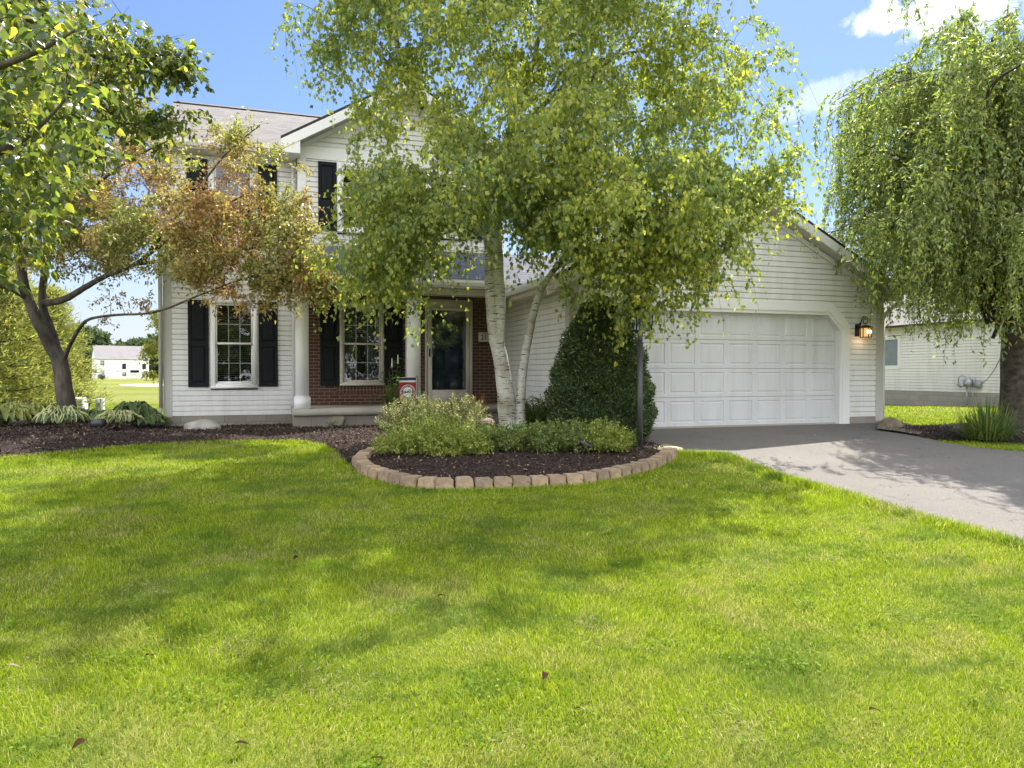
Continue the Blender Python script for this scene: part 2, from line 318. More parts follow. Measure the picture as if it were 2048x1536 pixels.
M['ground']=groundmat()
def grassmat():
    m,n,l,b=newmat('grass_blades'); out=n['Material Output']; ge=n.new('ShaderNodeNewGeometry'); r=ge.outputs['Random Per Island']
    fresh=ramp(n,l,r,[(0,(.12,.19,.008)),(.35,(.215,.30,.010)),(.78,(.335,.41,.016)),(.93,(.44,.45,.07)),(1,(.58,.54,.26))])
    dry=ramp(n,l,r,[(0,(.14,.18,.03)),(.35,(.24,.26,.05)),(.6,(.40,.35,.14)),(1,(.52,.45,.25))])
    deep=ramp(n,l,r,[(0,(.065,.13,.012)),(.5,(.11,.195,.016)),(.9,(.17,.26,.03)),(1,(.3,.33,.12))])
    f=noise(n,l,1.25,6,rough=.72); f2=noise(n,l,1.6,4,rough=.6,stretch=(1,1.7,1))
    c=mixc(n,l,ramp(n,l,f,[(.50,(0,0,0)),(.68,(.9,.9,.9))]),fresh,dry); c=mixc(n,l,ramp(n,l,f2,[(.50,(0,0,0)),(.62,(.8,.8,.8))]),c,deep)
    l.new(c,b.inputs['Base Color']); b.inputs['Roughness'].default_value=.55; b.inputs['Specular IOR Level'].default_value=.25
    tl=n.new('ShaderNodeBsdfTranslucent'); l.new(mixc(n,l,1,c,(1.5,1.55,1),'MULTIPLY'),tl.inputs[0])
    mx=n.new('ShaderNodeMixShader'); mx.inputs[0].default_value=.4; l.new(b.outputs[0],mx.inputs[1]); l.new(tl.outputs[0],mx.inputs[2]); l.new(mx.outputs[0],out.inputs[0]); return m
M['grass']=grassmat()
def asphalt():
    m,n,l,b=newmat('worn_asphalt'); b.inputs['Roughness'].default_value=.85; b.inputs['Specular IOR Level'].default_value=.3
    f=noise(n,l,.7,4); f2=noise(n,l,170,3,rough=.7); vo=n.new('ShaderNodeTexVoronoi'); vo.inputs['Scale'].default_value=120; t=n.new('ShaderNodeTexCoord'); l.new(t.outputs['Object'],vo.inputs['Vector'])
    c=ramp(n,l,f,[(.3,(.078,.067,.066)),(.6,(.112,.097,.092)),(.8,(.14,.121,.111))])
    c=mixc(n,l,ramp(n,l,f2,[(.35,(0,0,0)),(.65,(1,1,1))]),mixc(n,l,.62,c,(.02,.02,.02)),mixc(n,l,.30,c,(.62,.58,.5)))
    l.new(c,b.inputs['Base Color']); v2=n.new('ShaderNodeTexVoronoi'); v2.feature='DISTANCE_TO_EDGE'; v2.inputs['Scale'].default_value=.9
    wp=n.new('ShaderNodeVectorMath'); wp.operation='ADD'; nzz=n.new('ShaderNodeTexNoise'); nzz.inputs['Scale'].default_value=3; nzz.inputs['Detail'].default_value=5; l.new(t.outputs['Object'],nzz.inputs['Vector']); l.new(nzz.outputs['Color'],wp.inputs[0]); l.new(t.outputs['Object'],wp.inputs[1]); l.new(wp.outputs[0],v2.inputs['Vector'])
    ck=ramp(n,l,v2.outputs['Distance'],[(0,(.7,.7,.7)),(.003,(.7,.7,.7)),(.009,(0,0,0))]); cf=n.new('ShaderNodeMath'); cf.operation='MULTIPLY'; l.new(ck,cf.inputs[0]); l.new(ramp(n,l,noise(n,l,1.1,3),[(.5,(0,0,0)),(.58,(1,1,1))]),cf.inputs[1])
    st_=ramp(n,l,noise(n,l,2.3,5,rough=.65),[(.62,(0,0,0)),(.72,(1,1,1))]); c=mixc(n,l,st_,c,mixc(n,l,.35,c,(.03,.028,.025)))
    l.new(mixc(n,l,cf.outputs[0],c,(.03,.028,.026)),b.inputs['Base Color']); bump(n,l,b,vo.outputs['Distance'],.5,.006); return m
M['asphalt']=asphalt()
M['mulch']=simple('dark_mulch',(.040,.029,.024),.95,.5,22,bmp=1,bscale=60,spec=.1)
M['chips']=leafmat('mulch_chips',[(0,(.018,.013,.011)),(.5,(.048,.033,.026)),(.85,(.09,.062,.046)),(.96,(.17,.12,.09)),(1,(.38,.26,.17))],(1,1,1),.0,.8,.2)
M['litter']=leafmat('dead_leaf_litter',[(0,(.20,.10,.05)),(.5,(.36,.22,.12)),(1,(.5,.36,.2))],(1,1,1),.15,.8,.2)
M['gravelbit']=leafmat('gravel_bits',[(0,(.12,.11,.09)),(.5,(.24,.22,.18)),(1,(.42,.38,.32))],(1,1,1),.0,.8,.2)
M['edgestone']=simple('tan_edging_stone',(.30,.225,.15),.9,.22,7,bmp=.7,bscale=45)
for k_ in ('siding','door','siding2'):   # rain streaks and grime, faint
    n_,l_=M[k_].node_tree.nodes,M[k_].node_tree.links; b_=n_['Principled BSDF']; old_=b_.inputs['Base Color'].links[0].from_socket
    st_=ramp(n_,l_,noise(n_,l_,3.2,6,stretch=(1.6,1.6,.16),rough=.65),[(.45,(0,0,0)),(.75,(1,1,1))]); sp_=ramp(n_,l_,noise(n_,l_,1.3,7,rough=.7),[(.55,(0,0,0)),(.8,(1,1,1))])
    c_1=mixc(n_,l_,st_,old_,mixc(n_,l_,1,old_,(.84,.83,.80),'MULTIPLY')); l_.new(mixc(n_,l_,sp_,c_1,mixc(n_,l_,1,c_1,(.86,.85,.81),'MULTIPLY')),b_.inputs['Base Color'])
m_=M['edgestone']; n_,l_=m_.node_tree.nodes,m_.node_tree.links; oi=n_.new('ShaderNodeObjectInfo'); b_=n_['Principled BSDF']; old_=b_.inputs['Base Color'].links[0].from_socket
l_.new(mixc(n_,l_,oi.outputs['Random'],mixc(n_,l_,1,old_,(.68,.66,.66),'MULTIPLY'),mixc(n_,l_,1,old_,(1.18,1.12,1.05),'MULTIPLY')),b_.inputs['Base Color'])
M['gravel']=simple('grey_gravel',(.19,.175,.15),.95,.3,40,bmp=1,bscale=90)
M['sand']=simple('bare_soil',(.62,.50,.36),.95,.08,.2)
# ---------------------------------------------------------------- setting: ground, drive, beds
def ring(px_pts,off=0): return [tuple(G(a,b)[:2]) for a,b in px_pts]
def inpoly(P,poly):
    x,y=P[:,0],P[:,1]; r=np.zeros(len(P),bool); n=len(poly)
    for i in range(n):
        x0,y0=poly[i]; x1,y1=poly[(i+1)%n]
        if y0==y1: continue
        c=((y0>y)!=(y1>y))&(x<(x1-x0)*(y-y0)/(y1-y0)+x0); r^=c
    return r
def edgedist(P,poly):
    d=np.full(len(P),1e9); n=len(poly)
    for i in range(n):
        a=np.array(poly[i]); b=np.array(poly[(i+1)%n]); ab=b-a; t=np.clip(((P-a)@ab)/max(1e-9,ab@ab),0,1)
        d=np.minimum(d,np.hypot(*(P-(a+t[:,None]*ab)).T))
    return d
def sheet(name,poly,zf,mat,step=.35,thick=0,kind='structure'):
    bm=bmesh.new(); f=bm.faces.new([bm.verts.new((x,y,0)) for x,y in poly])
    xs=[p[0] for p in poly]; ys=[p[1] for p in poly]
    for k in range(int((max(ys)-min(ys))/step)):
        bmesh.ops.bisect_plane(bm,geom=bm.verts[:]+bm.edges[:]+bm.faces[:],plane_co=(0,min(ys)+(k+1)*step,0),plane_no=(0,1,0))
    for k in range(int((max(xs)-min(xs))/step)):
        bmesh.ops.bisect_plane(bm,geom=bm.verts[:]+bm.edges[:]+bm.faces[:],plane_co=(min(xs)+(k+1)*step,0,0),plane_no=(1,0,0))
    P=np.array([(v.co.x,v.co.y) for v in bm.verts]); Z=zf(P)
    for v,z in zip(bm.verts,Z): v.co.z=z
    for fc in bm.faces: fc.smooth=True
    bmesh.ops.recalc_face_normals(bm,faces=bm.faces)
    if sum(fc.normal.z for fc in bm.faces)<0: bmesh.ops.reverse_faces(bm,faces=bm.faces)
    me=bpy.data.meshes.new(name); bm.to_mesh(me); bm.free(); me.materials.append(mat)
    o=bpy.data.objects.new(name,me); sc.collection.objects.link(o); o['kind']=kind; return o
gy=np.unique(np.concatenate([np.linspace(-60,24,85),np.linspace(24,80,15),np.linspace(80,900,30),np.array(GY,float)]))
gx=np.concatenate([np.linspace(-700,-30,12),np.linspace(-28,40,35),np.linspace(45,700,12)])
XX,YY=np.meshgrid(gx,gy); nx,ny=len(gx),len(gy)
V=np.stack([XX.ravel(),YY.ravel(),g(YY.ravel())],1); ii=np.arange(nx*ny).reshape(ny,nx)
Fq=np.stack([ii[:-1,:-1].ravel(),ii[:-1,1:].ravel(),ii[1:,1:].ravel(),ii[1:,:-1].ravel()],1)
o=mesh_np('ground',V,Fq,M['ground'],smooth=True,origin=(0,0,0)); o['kind']='structure'
arc_px=[(742,911),(716,920),(701,934),(715,951),(745,963),(777,972),(815,980),(867,984),(941,983),(1019,981),(1097,977),(1172,972),(1238,961),(1285,950),(1324,937),(1350,922),(1357,911)]
ARC=[Vector(G(*p)[:2]) for p in arc_px]
lawn_edge=[(-260,950),(0,921),(100,913),(200,903),(300,894),(400,889),(500,887),(590,886),(640,894),(670,914),(690,938),(702,950)]
bedpoly=[tuple(G(*p)[:2]) for p in lawn_edge]+[(a.x,a.y) for a in ARC[4:]]+[(5.35,9.6),(5.35,11.6),(4.8,13),(4.8,15.5),(-2.0,16.2),(-2.3,17.6),(-6,18.6),(-12,17)]
def bedz(P):
    P=np.asarray(P); d=edgedist(P,bedpoly); return g(P[:,1])+.02+.105*np.clip(d/.9,0,1)**.8*np.clip(np.where(P[:,0]>-2.5,(13.4-P[:,1])/1.6,1),0,1)
sheet('mulch_bed',bedpoly,bedz,M['mulch'],.3)
drive_l=[(1357,909),(1448,913),(1540,952),(1600,968),(1717,1003),(1813,1033),(1945,1068),(2048,1096),(2300,1180)]
drive_r=[(2500,960),(2200,921),(2048,905),(1943,895),(1877,884),(1833,873),(1780,863)]
drivepoly=[(5.3,11.42),(5.3,9.9)]+[tuple(G(*p)[:2]) for p in drive_l]+[tuple(G(*p)[:2]) for p in drive_r]+[(11.5,11.42)]
sheet('driveway',drivepoly,lambda P:g(P[:,1])+.012,M['asphalt'],.5)
rb=[(1750,860),(1833,874),(1877,882),(1960,884),(2100,890),(2300,900),(2300,862),(2100,852),(1960,850),(1880,852),(1830,855),(1800,846),(1764,842)]
rbed=[tuple(G(*p)[:2]) for p in rb]
sheet('side_mulch_bed',rbed,lambda P:g(P[:,1])+.022+.05*np.clip(edgedist(P,rbed)/.5,0,1),M['mulch'],.35)
gp=[tuple(G(*p)[:2]) for p in [(1752,862),(1800,868),(1838,874),(1850,864),(1826,856),(1775,852)]]
sheet('gravel_patch',gp,lambda P:g(P[:,1])+.045,M['gravel'],.4)
sheet('bare_field_strip',[tuple(G(*p)[:2]) for p in [(238,769),(330,768),(335,773),(290,773.5),(245,772)]],lambda P:g(P[:,1])+.03,M['sand'],20)
# ---------------------------------------------------------------- house
HB=empty('suburban_house',(4.6,13.5,0),'white two storey house with black shutters, brick porch wall and attached two car garage','house')
PITCH=.1016
def siding(mb,axis,plane,outsign,secs,holes=()):
    """axis 'x': wall runs along x at y=plane (outward -y*outsign); axis 'y': runs along y at x=plane"""
    for (z0,z1,l0,r0,l1,r1) in secs:
        k=math.floor((z0-.14)/PITCH+1e-6); z=.14+k*PITCH
        while z<z1-1e-4:
            za=max(z,z0); zb=min(z+PITCH,z1)
            if zb-za<.004: z+=PITCH; continue
            A=(za-z0)/(z1-z0); B=(zb-z0)/(z1-z0)
            la,lb=l0+(l1-l0)*A,l0+(l1-l0)*B; ra,rb_=r0+(r1-r0)*A,r0+(r1-r0)*B
            zm=(za+zb)/2; iv=[(la,ra,lb,rb_)]
            for (hx0,hx1,hz0,hz1) in holes:
                if hz0<zm<hz1:
                    nv=[]
                    for (a,b,c,d) in iv:
                        if hx1<=min(a,c) or hx0>=max(b,d): nv.append((a,b,c,d)); continue
                        if a<hx0: nv.append((a,hx0,min(c,hx0),hx0))
                        if b>hx1: nv.append((hx1,b,hx1,max(d,hx1)))
                    iv=nv
            for (a,b,c,d) in iv:
                if b-a<.005 and d-c<.005: continue
                bo=.020*outsign; to=-.004*outsign
                # dutch lap: flat board face, then a cove at its top
                zc=za+(zb-za)*.80
                def pt(h,zz,o): return (h,plane-o,zz) if axis=='x' else (plane-o,h,zz)
                fa=(zc-za)/(zb-za); ac=a+(c-a)*fa; bc=b+(d-b)*fa
                mb.quad(pt(a,za,bo),pt(b,za,bo),pt(bc,zc,bo*.85),pt(ac,zc,bo*.85))
                ze_=za+(zb-za)*.92; fe=(ze_-za)/(zb-za); ae=a+(c-a)*fe; be=b+(d-b)*fe
                mb.quad(pt(ac,zc,bo*.85),pt(bc,zc,bo*.85),pt(be,ze_,to),pt(ae,ze_,to)); mb.quad(pt(ae,ze_,to),pt(be,ze_,to),pt(d,zb,to),pt(c,zb,to))
                mb.quad(pt(a,za,0),pt(b,za,0),pt(b,za,bo),pt(a,za,bo))
            z+=PITCH
def window(parent,x0,x1,z0,z1,y,kind='grid',casing=.09,mat='trim',curt=False):
    """double hung window in a wall facing -y; x0..z1 outer casing"""
    f=MB(); t=casing; yo=y-.045
    f.box(x0,yo,z0,x0+t,y+.06,z1); f.box(x1-t,yo,z0,x1,y+.06,z1); f.box(x0+t,yo,z1-t,x1-t,y+.06,z1); f.box(x0+t,yo,z0,x1-t,y+.06,z0+t)
    f.box(x0-.0,yo-.03,z0-.012,x1+.0,yo-.001,z0+.035)
    W=f.build('window',M[mat],parent,bevel=.004)
    a,b,c,d=x0+t,x1-t,z0+t,z1-t; zm=(c+d)/2; s=.035
    for (u,v,yy,nm) in ((zm-.018,d,y-.012,'upper_sash'),(c,zm+.018,y+.016,'lower_sash')):
        q=MB(); q.box(a,yy-.014,u,a+s,yy+.014,v); q.box(b-s,yy-.014,u,b,yy+.014,v); q.box(a+s,yy-.014,v-s,b-s,yy+.014,v); q.box(a+s,yy-.014,u,b-s,yy+.014,u+s*1.15)
        q.build('sash',M[mat],W,bevel=.002)
        gl=MB(); gl.quad((a+s,yy,u+s),(b-s,yy,u+s),(b-s,yy,v-s),(a+s,yy,v-s)); gl.build('pane',M['glass'],W,fix=False)
        mu=MB(); iw=(b-a-2*s); ih=(v-u-2*s)
        for i in (1,2): X=a+s+iw*i/3; mu.box(X-.008,yy+.003,u+s,X+.008,yy+.011,v-s)
        Z=u+s+ih/2; mu.box(a+s,yy+.0045,Z-.008,b-s,yy+.0095,Z+.008)
        mu.build('muntin',M['trim'],W)
    bl=MB()
    z=d-.02
    zstop=c+.02 if not curt else zm-.05
    while z>zstop:
        bl.obox(((a+b)/2,y+.085,z),((b-a)/2-.02,0,0),(0,.022,.007),(0,-.0004,.0012)); z-=.043
    bl.build('blind',M['blind'],W)
    if curt:
        cu=MB()
        for sx in (0,1):
            n_=14; pr=[]
            for i in range(n_+1):
                X=(a+.02+i*.02) if sx==0 else (b-.02-i*.02); pr.append((X,y+.14+.02*math.sin(i*1.7)))
            for (p,q) in zip(pr,pr[1:]): cu.quad((p[0],p[1],c),(q[0],q[1],c),(q[0],q[1],d),(p[0],p[1],d))
        cu.build('curtain',M['curtain'],W,smooth=True)
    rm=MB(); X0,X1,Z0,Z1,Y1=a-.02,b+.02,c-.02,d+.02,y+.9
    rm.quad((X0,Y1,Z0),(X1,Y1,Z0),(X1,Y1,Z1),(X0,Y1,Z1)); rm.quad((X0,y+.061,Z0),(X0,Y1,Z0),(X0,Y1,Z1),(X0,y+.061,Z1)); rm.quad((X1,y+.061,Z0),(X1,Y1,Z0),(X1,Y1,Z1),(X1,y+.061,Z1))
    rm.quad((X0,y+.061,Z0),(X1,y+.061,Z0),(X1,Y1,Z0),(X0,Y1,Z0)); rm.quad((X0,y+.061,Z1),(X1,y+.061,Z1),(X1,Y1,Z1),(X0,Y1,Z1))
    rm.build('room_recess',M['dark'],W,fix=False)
    return W
def shutter(parent,x0,x1,z0,z1,y):
    m=MB(); f=.055; zm=z0+(z1-z0)*.5; t=.032; yo=y-.02-t
    m.box(x0,yo,z0,x0+f,y-.02,z1); m.box(x1-f,yo,z0,x1,y-.02,z1)
    for (a,b) in ((z0,z0+f*1.5),(zm-.05,zm+.05),(z1-f*1.3,z1)): m.box(x0+f,yo,a,x1-f,y-.02,b)
    for (a,b) in ((z0+f*1.5,zm-.05),(zm+.05,z1-f*1.3)):
        A,B=x0+f,x1-f; i1,i2=.012,.045; yd=yo+.022; yr=yo+.008
        def rc(i,yy): return [(A+i,yy,a+i),(B-i,yy,a+i),(B-i,yy,b-i),(A+i,yy,b-i)]
        r0,r1,r2=rc(0,yd),rc(i1,yd),rc(i2,yr)
        for u,v in ((r0,r1),(r1,r2)):
            for k in range(4): j=(k+1)%4; m.quad(u[k],u[j],v[j],v[k])
        m.quad(*r2)
    return m.build('shutter',M['shutter'],parent)
B_,W_,G_=15.06,15.66,11.38
# wing (left block) wall
mb=MB(); siding(mb,'x',W_,1,[(.14,5.5,-1.95,.43,-1.95,.43)],[(-1.25,-.36,.69,2.47),(-1.25,-.36,3.8,5.25)])
mb.quad((-2.1,W_+.3,-.1),(-2.1,22.2,-.1),(-2.1,22.2,5.5),(-2.1,W_+.3,5.5))
mb.poly([(-2.1,W_,5.5),(-2.1,22.2,5.5),(-2.1,18.93,7.2)]); mb.quad((4.7,15.3,-.1),(4.7,22.2,-.1),(4.7,22.2,5.5),(4.7,15.3,5.5)); mb.poly([(4.7,W_,5.5),(4.7,22.2,5.5),(4.7,18.93,7.2)]); mb.quad((-2.1,22.2,-.1),(4.7,22.2,-.1),(4.7,22.2,5.5),(-2.1,22.2,5.5))
mb.build('siding_wall',M['siding'],HB,fix=False)
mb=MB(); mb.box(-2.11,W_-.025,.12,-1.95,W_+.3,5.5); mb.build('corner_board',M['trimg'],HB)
mb=MB(); mb.box(-2.09,W_-.012,-.25,.42,W_+.1,.135); mb.build('foundation',M['block'],HB)
# gable block (brick below, siding above)
GX0,GX1=.44,4.70; gc=2.57; ge=5.62; gs=.58
hol=[(1.18,2.07,3.83,5.24),(2.98,3.87,3.83,5.24)]
mb=MB(); siding(mb,'x',B_,1,[(3.4,5.26,GX0+.14,GX1,GX0+.14,GX1),(5.5,ge,GX0,GX1,GX0,GX1),(ge,ge+gs*(gc-GX0),GX0,GX1,gc-.001,gc+.001)],hol)
siding(mb,'y',GX0,1,[(.3,5.5,B_,W_,B_,W_)])
mb.build('gable_siding',M['siding'],HB,fix=False)
mb=MB(); mb.box(GX0-.02,B_-.025,2.6,GX0+.14,B_+.15,5.5); mb.build('corner_board',M['trim'],HB)
mb=MB(); mb.box(GX0+.14,B_-.03,5.26,GX1,B_+.02,5.5); mb.build('frieze_board',M['trim'],HB)
for nm,(a,b) in {'a':(1.18,2.07),'b':(2.98,3.87)}.items():
    window(HB,a,b,3.83,5.24,B_); shutter(HB,a-.37,a-.01,3.85,5.22,B_); shutter(HB,b+.01,b+.37,3.85,5.22,B_)
window(HB,-1.25,-.36,3.8,5.25,W_); shutter(HB,-1.67,-1.28,3.83,5.23,W_); shutter(HB,-.34,.03,3.83,5.23,W_)
window(HB,-1.25,-.36,.69,2.47,W_); shutter(HB,-1.66,-1.28,.71,2.44,W_); shutter(HB,-.34,.03,.71,2.44,W_)
# brick wall pieces round window and door
mb=MB()
def bq(x0,x1,z0,z1,y=B_): mb.quad((x0,y,z0),(x1,y,z0),(x1,y,z1),(x0,y,z1),uvs=[(x0,z0),(x1,z0),(x1,z1),(x0,z1)])
bq(.44,1.22,.33,2.62); bq(1.22,2.11,.33,.58); bq(2.11,2.97,.33,2.62); bq(3.99,4.70,.33,2.62); bq(2.97,3.99,2.5,2.62)
mb.quad((.44,B_,.33),(.44,W_,.33),(.44,W_,2.7),(.44,B_,2.7),uvs=[(0,.33),(.6,.33),(.6,2.7),(0,2.7)])
mb.build('brick_wall',M['brick'],HB,fix=False)
mb=MB(); mb.box(1.16,B_-.012,.575,2.17,B_+.05,.745); mb.build('brick_sill',M['soldier'],HB)
for (a,b) in ((.6,2.65),(4.12,4.70)):
    mb=MB(); mb.box(a,B_-.004,2.42,b,B_+.05,2.62); mb.build('brick_soldier_course',M['soldier'],HB)
window(HB,1.22,2.11,.745,2.42,B_,casing=.06,mat='beige',curt=True); shutter(HB,.84,1.2,.74,2.41,B_); shutter(HB,2.13,2.49,.74,2.41,B_)
# front door
mb=MB(); x0,x1,z0,z1=2.97,3.99,.36,2.40
mb.box(x0,B_-.05,z0,x0+.05,B_+.1,z1); mb.box(x1-.05,B_-.05,z0,x1,B_+.1,z1); mb.box(x0,B_-.05,z1,x1,B_+.1,z1+.14); mb.box(x0+.05,B_-.06,z0-.02,x1-.05,B_+.1,z0+.03)
mb.build('door_frame',M['beige'],HB,bevel=.004)
sd=MB(); a,b,c,d=x0+.055,x1-.055,z0+.035,z1-.005; f=.085; yo=B_-.05; yi=B_-.015
sd.box(a,yo,c,a+f,yi,d); sd.box(b-f,yo,c,b,yi,d); sd.box(a+f,yo,d-f,b-f,yi,d); sd.box(a+f,yo,c,b-f,yi,c+.24)
SD=sd.build('storm_door',M['beige'],HB,bevel=.004)
mb=MB(); mb.quad((a+f,yo+.015,c+.24),(b-f,yo+.015,c+.24),(b-f,yo+.015,d-f),(a+f,yo+.015,d-f)); mb.build('glass_panel',M['glassdoor'],SD,fix=False)
mb=MB(); mb.box(a+.02,yo-.012,1.33,a+.05,yo-.001,1.50); mb.tube([(a+.035,yo-.012,1.47),(a+.035,yo-.055,1.47),(a+.035,yo-.055,1.36),(a+.035,yo-.012,1.36)],.007,8); mb.build('door_handle',M['dkgrey'],SD)
fd=MB(); y=B_+.09; fd.box(a,y,z0,b,y+.045,z1)
for (u,v) in ((.5,.95),(1.05,1.5),(1.6,2.25)):
    for (p,q) in ((a+.12,a+.40),(b-.40,b-.12)): fd.box(p,y-.012,u,q,y+.002,v)
fd.build('front_door',M['navy'],HB,bevel=.004)
# porch
mb=MB(); mb.box(.27,13.58,.22,4.72,B_+.02,.34); mb.build('porch_slab',M['concrete'],HB,bevel=.01)
mb=MB(); mb.box(.30,13.66,-.2,4.70,B_,.215); mb.build('porch_foundation',M['block'],HB)
def column(x0,x1,y0):
    m=MB(); w_=x1-x0; m.box(x0,y0,.34,x1,y0+w_,2.49); m.box(x0-.028,y0-.028,.345,x1+.028,y0+w_+.028,.55); m.box(x0-.02,y0-.02,.551,x1+.02,y0+w_+.02,.565); m.box(x0-.02,y0-.02,2.28,x1+.02,y0+w_+.02,2.31)
    return m.build('porch_column',M['trim'],HB,bevel=.004)
column(.33,.56,13.66); column(2.36,2.61,13.66)
mb=MB(); mb.box(.22,13.62,2.49,4.66,13.93,2.66); mb.build('porch_beam',M['beige'],HB)
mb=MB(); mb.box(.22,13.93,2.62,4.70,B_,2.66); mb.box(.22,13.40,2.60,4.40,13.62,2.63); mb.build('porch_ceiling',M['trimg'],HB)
mb=MB(); mb.slab([(.12,13.38,2.73),(6.2,13.38,2.73),(6.2,15.08,3.58),(.12,15.08,3.58)],.05); mb.build('porch_roof',M['roof_blue'],HB)
mb=MB(); mb.poly([(.2,13.62,2.62),(.2,15.06,2.62),(.2,15.06,3.5)]); mb.box(.18,13.42,2.58,.22,13.62,2.68); mb.build('porch_gable_end',M['siding'],HB,fix=False)
def gutter(name_pts,w=.11,h=.11,parent=HB):
    (x0,y0,z0),(x1,y1,z1)=name_pts; a=Vector((x0,y0,z0)); b=Vector((x1,y1,z1)); d=(b-a).normalized(); o=Vector((-d.y,d.x,0))
    if abs(d.x)>.5 and o.y>0: o=-o
    if abs(d.y)>.5 and o.x>0: o=-o
    return a,b,d,o
def gutter_build(a,b,out,mat='alum'):
    m=MB(); a,b,out=map(Vector,(a,b,out)); up=Vector((0,0,1))
    prof=[(0,0),(.07,0),(.075,-.0),(.11,.06),(.115,.11),(.10,.11),(.095,.105),(.06,.012),(0,.012)]
    P=[a+out*p[0]+up*p[1] for p in prof]; Q=[b+out*p[0]+up*p[1] for p in prof]
    for i in range(len(prof)-1): m.quad(P[i],P[i+1],Q[i+1],Q[i])
    m.poly([a,a+out*.07,a+out*.11+up*.06,a+out*.115+up*.11,a+up*.11]); m.poly([b,b+out*.07,b+out*.11+up*.06,b+out*.115+up*.11,b+up*.11])
    return m.build('gutter',M[mat],HB,fix=False)
gutter_build((.12,13.375,2.63),(4.42,13.375,2.63),(0,-1,0))
# main roof
mb=MB(); mb.slab([(-2.28,15.28,5.47),(4.95,15.28,5.47),(4.95,18.93,7.42),(-2.28,18.93,7.42)],.06); mb.slab([(4.95,22.6,5.47),(-2.28,22.6,5.47),(-2.28,18.93,7.42),(4.95,18.93,7.42)],.06)
mb.slab([(-2.28,18.80,7.385),(4.95,18.80,7.385),(4.95,18.93,7.455),(-2.28,18.93,7.455)],.02)
RF=mb.build('main_roof',M['roof_tan'],HB)
mb=MB(); mb.box(-2.26,15.30,5.33,.4,W_,5.40); mb.box(-2.28,15.27,5.33,.3,15.30,5.46); mb.build('soffit',M['trim'],HB)
gutter_build((-2.28,15.27,5.36),(.05,15.27,5.36),(0,-1,0))
# gable roof over brick block
zt=5.62-.58*0; ap=6.98; xl,xr=.1,5.04
zl=ap-gs*(gc-xl)
mb=MB(); mb.slab([(xl,B_-.38,zl),(xl,17.6,zl),(gc,17.6,ap),(gc,B_-.38,ap)],.05); mb.slab([(xr,17.6,zl),(xr,B_-.38,zl),(gc,B_-.38,ap),(gc,17.6,ap)],.05); mb.build('gable_roof',M['roof_tan'],HB)
def rake(xa,za,xb,zb,y0,y1,h=.2,mat='trim',nm='rake_board'):
    m=MB(); t=.05/math.cos(math.atan2(zb-za,abs(xb-xa)))
    P=[(xa,y0,za-t),(xb,y0,zb-t),(xb,y0,zb-t-h),(xa,y0,za-t-h)]; Q=[(x,y0+.025,z) for x,_,z in P]
    m.quad(*P); m.quad(*Q)
    for i in range(4): j=(i+1)%4; m.quad(P[i],P[j],Q[j],Q[i])
    m.build(nm,M[mat],HB)
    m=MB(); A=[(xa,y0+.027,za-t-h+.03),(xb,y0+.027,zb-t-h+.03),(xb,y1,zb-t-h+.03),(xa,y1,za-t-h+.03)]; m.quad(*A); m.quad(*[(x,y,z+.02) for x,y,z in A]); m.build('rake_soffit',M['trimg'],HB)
    m=MB(); a_=[(xa,y1-.04,za-t-h+.02),(xb,y1-.04,zb-t-h+.02),(xb,y1-.04,zb-t-h-.07),(xa,y1-.04,za-t-h-.07)]; m.quad(*a_); b_=[(x,y+.03,z) for x,y,z in a_]
    for i in range(4): j=(i+1)%4; m.quad(a_[i],a_[j],b_[j],b_[i])
    m.build('rake_trim',M['trim'],HB)
rake(xl,zl,gc,ap,B_-.38,B_-.016); rake(xr,zl,gc,ap,B_-.38,B_-.016)
mb=MB(); mb.box(xl,B_-.37,zl-.30,GX0+.02,B_-.02,zl-.055); mb.build('eave_return',M['trim'],HB)
# garage
AX,AZ,SL=7.98,4.50,.52
xle,xre=4.31,11.56; zle=AZ-SL*(AX-xle)
Y0=11.03
dx0,dx1,dz1=5.42,10.34,2.10
mb=MB(); cz=1.82
siding(mb,'x',G_,1,[(.14,2.48,4.88,11.22,4.88,11.22),(2.48,AZ-.30,4.88,11.22,AX-.45,AX+.45)],[(dx0-.2,dx1+.2,-1,1.92)]+[(dx0-.16+k*.03,dx1+.16-k*.03,1.92+k*.03,1.95+k*.03) for k in range(9)])
siding(mb,'y',4.71,1,[(.14,2.62,G_,B_,G_,B_)])
mb.quad((11.39,G_,-.1),(11.39,20,-.1),(11.39,20,2.7),(11.39,G_,2.7)); mb.quad((4.8,20,-.1),(11.39,20,-.1),(11.39,20,2.7),(4.8,20,2.7)); mb.poly([(4.4,20,2.7),(11.5,20,2.7),(AX,20,4.4)])
mb.build('garage_siding',M['siding'],HB,fix=False)
mb=MB(); mb.poly([(dx0-.05,G_+.13,-.1),(4.72,G_+.13,-.1),(4.72,G_+.13,2.6),(AX,G_+.13,4.3),(11.38,G_+.13,2.6),(11.38,G_+.13,-.1),(dx1+.05,G_+.13,-.1),(dx1+.05,G_+.13,2.25),(dx0-.05,G_+.13,2.25)])
mb.quad((4.72,G_+.0,-.1),(4.72,B_,-.1),(4.72,B_,2.7),(4.72,G_,2.7)); mb.build('wall_backing',M['dark'],HB,fix=False)
mb=MB(); mb.box(4.69,G_-.025,.12,4.88,G_+.12,2.62); mb.build('corner_board',M['trimg'],HB)
mb=MB(); mb.box(11.22,G_-.025,.05,11.40,G_+.3,2.62); mb.build('corner_board',M['trimg'],HB)
mb=MB(); mb.box(4.72,G_-.01,-.3,dx0-.22,G_+.1,.138); mb.build('foundation',M['block'],HB)
mb=MB(); mb.box(dx1+.235,G_-.01,-.3,11.385,G_+.1,.138); mb.build('foundation',M['block'],HB)
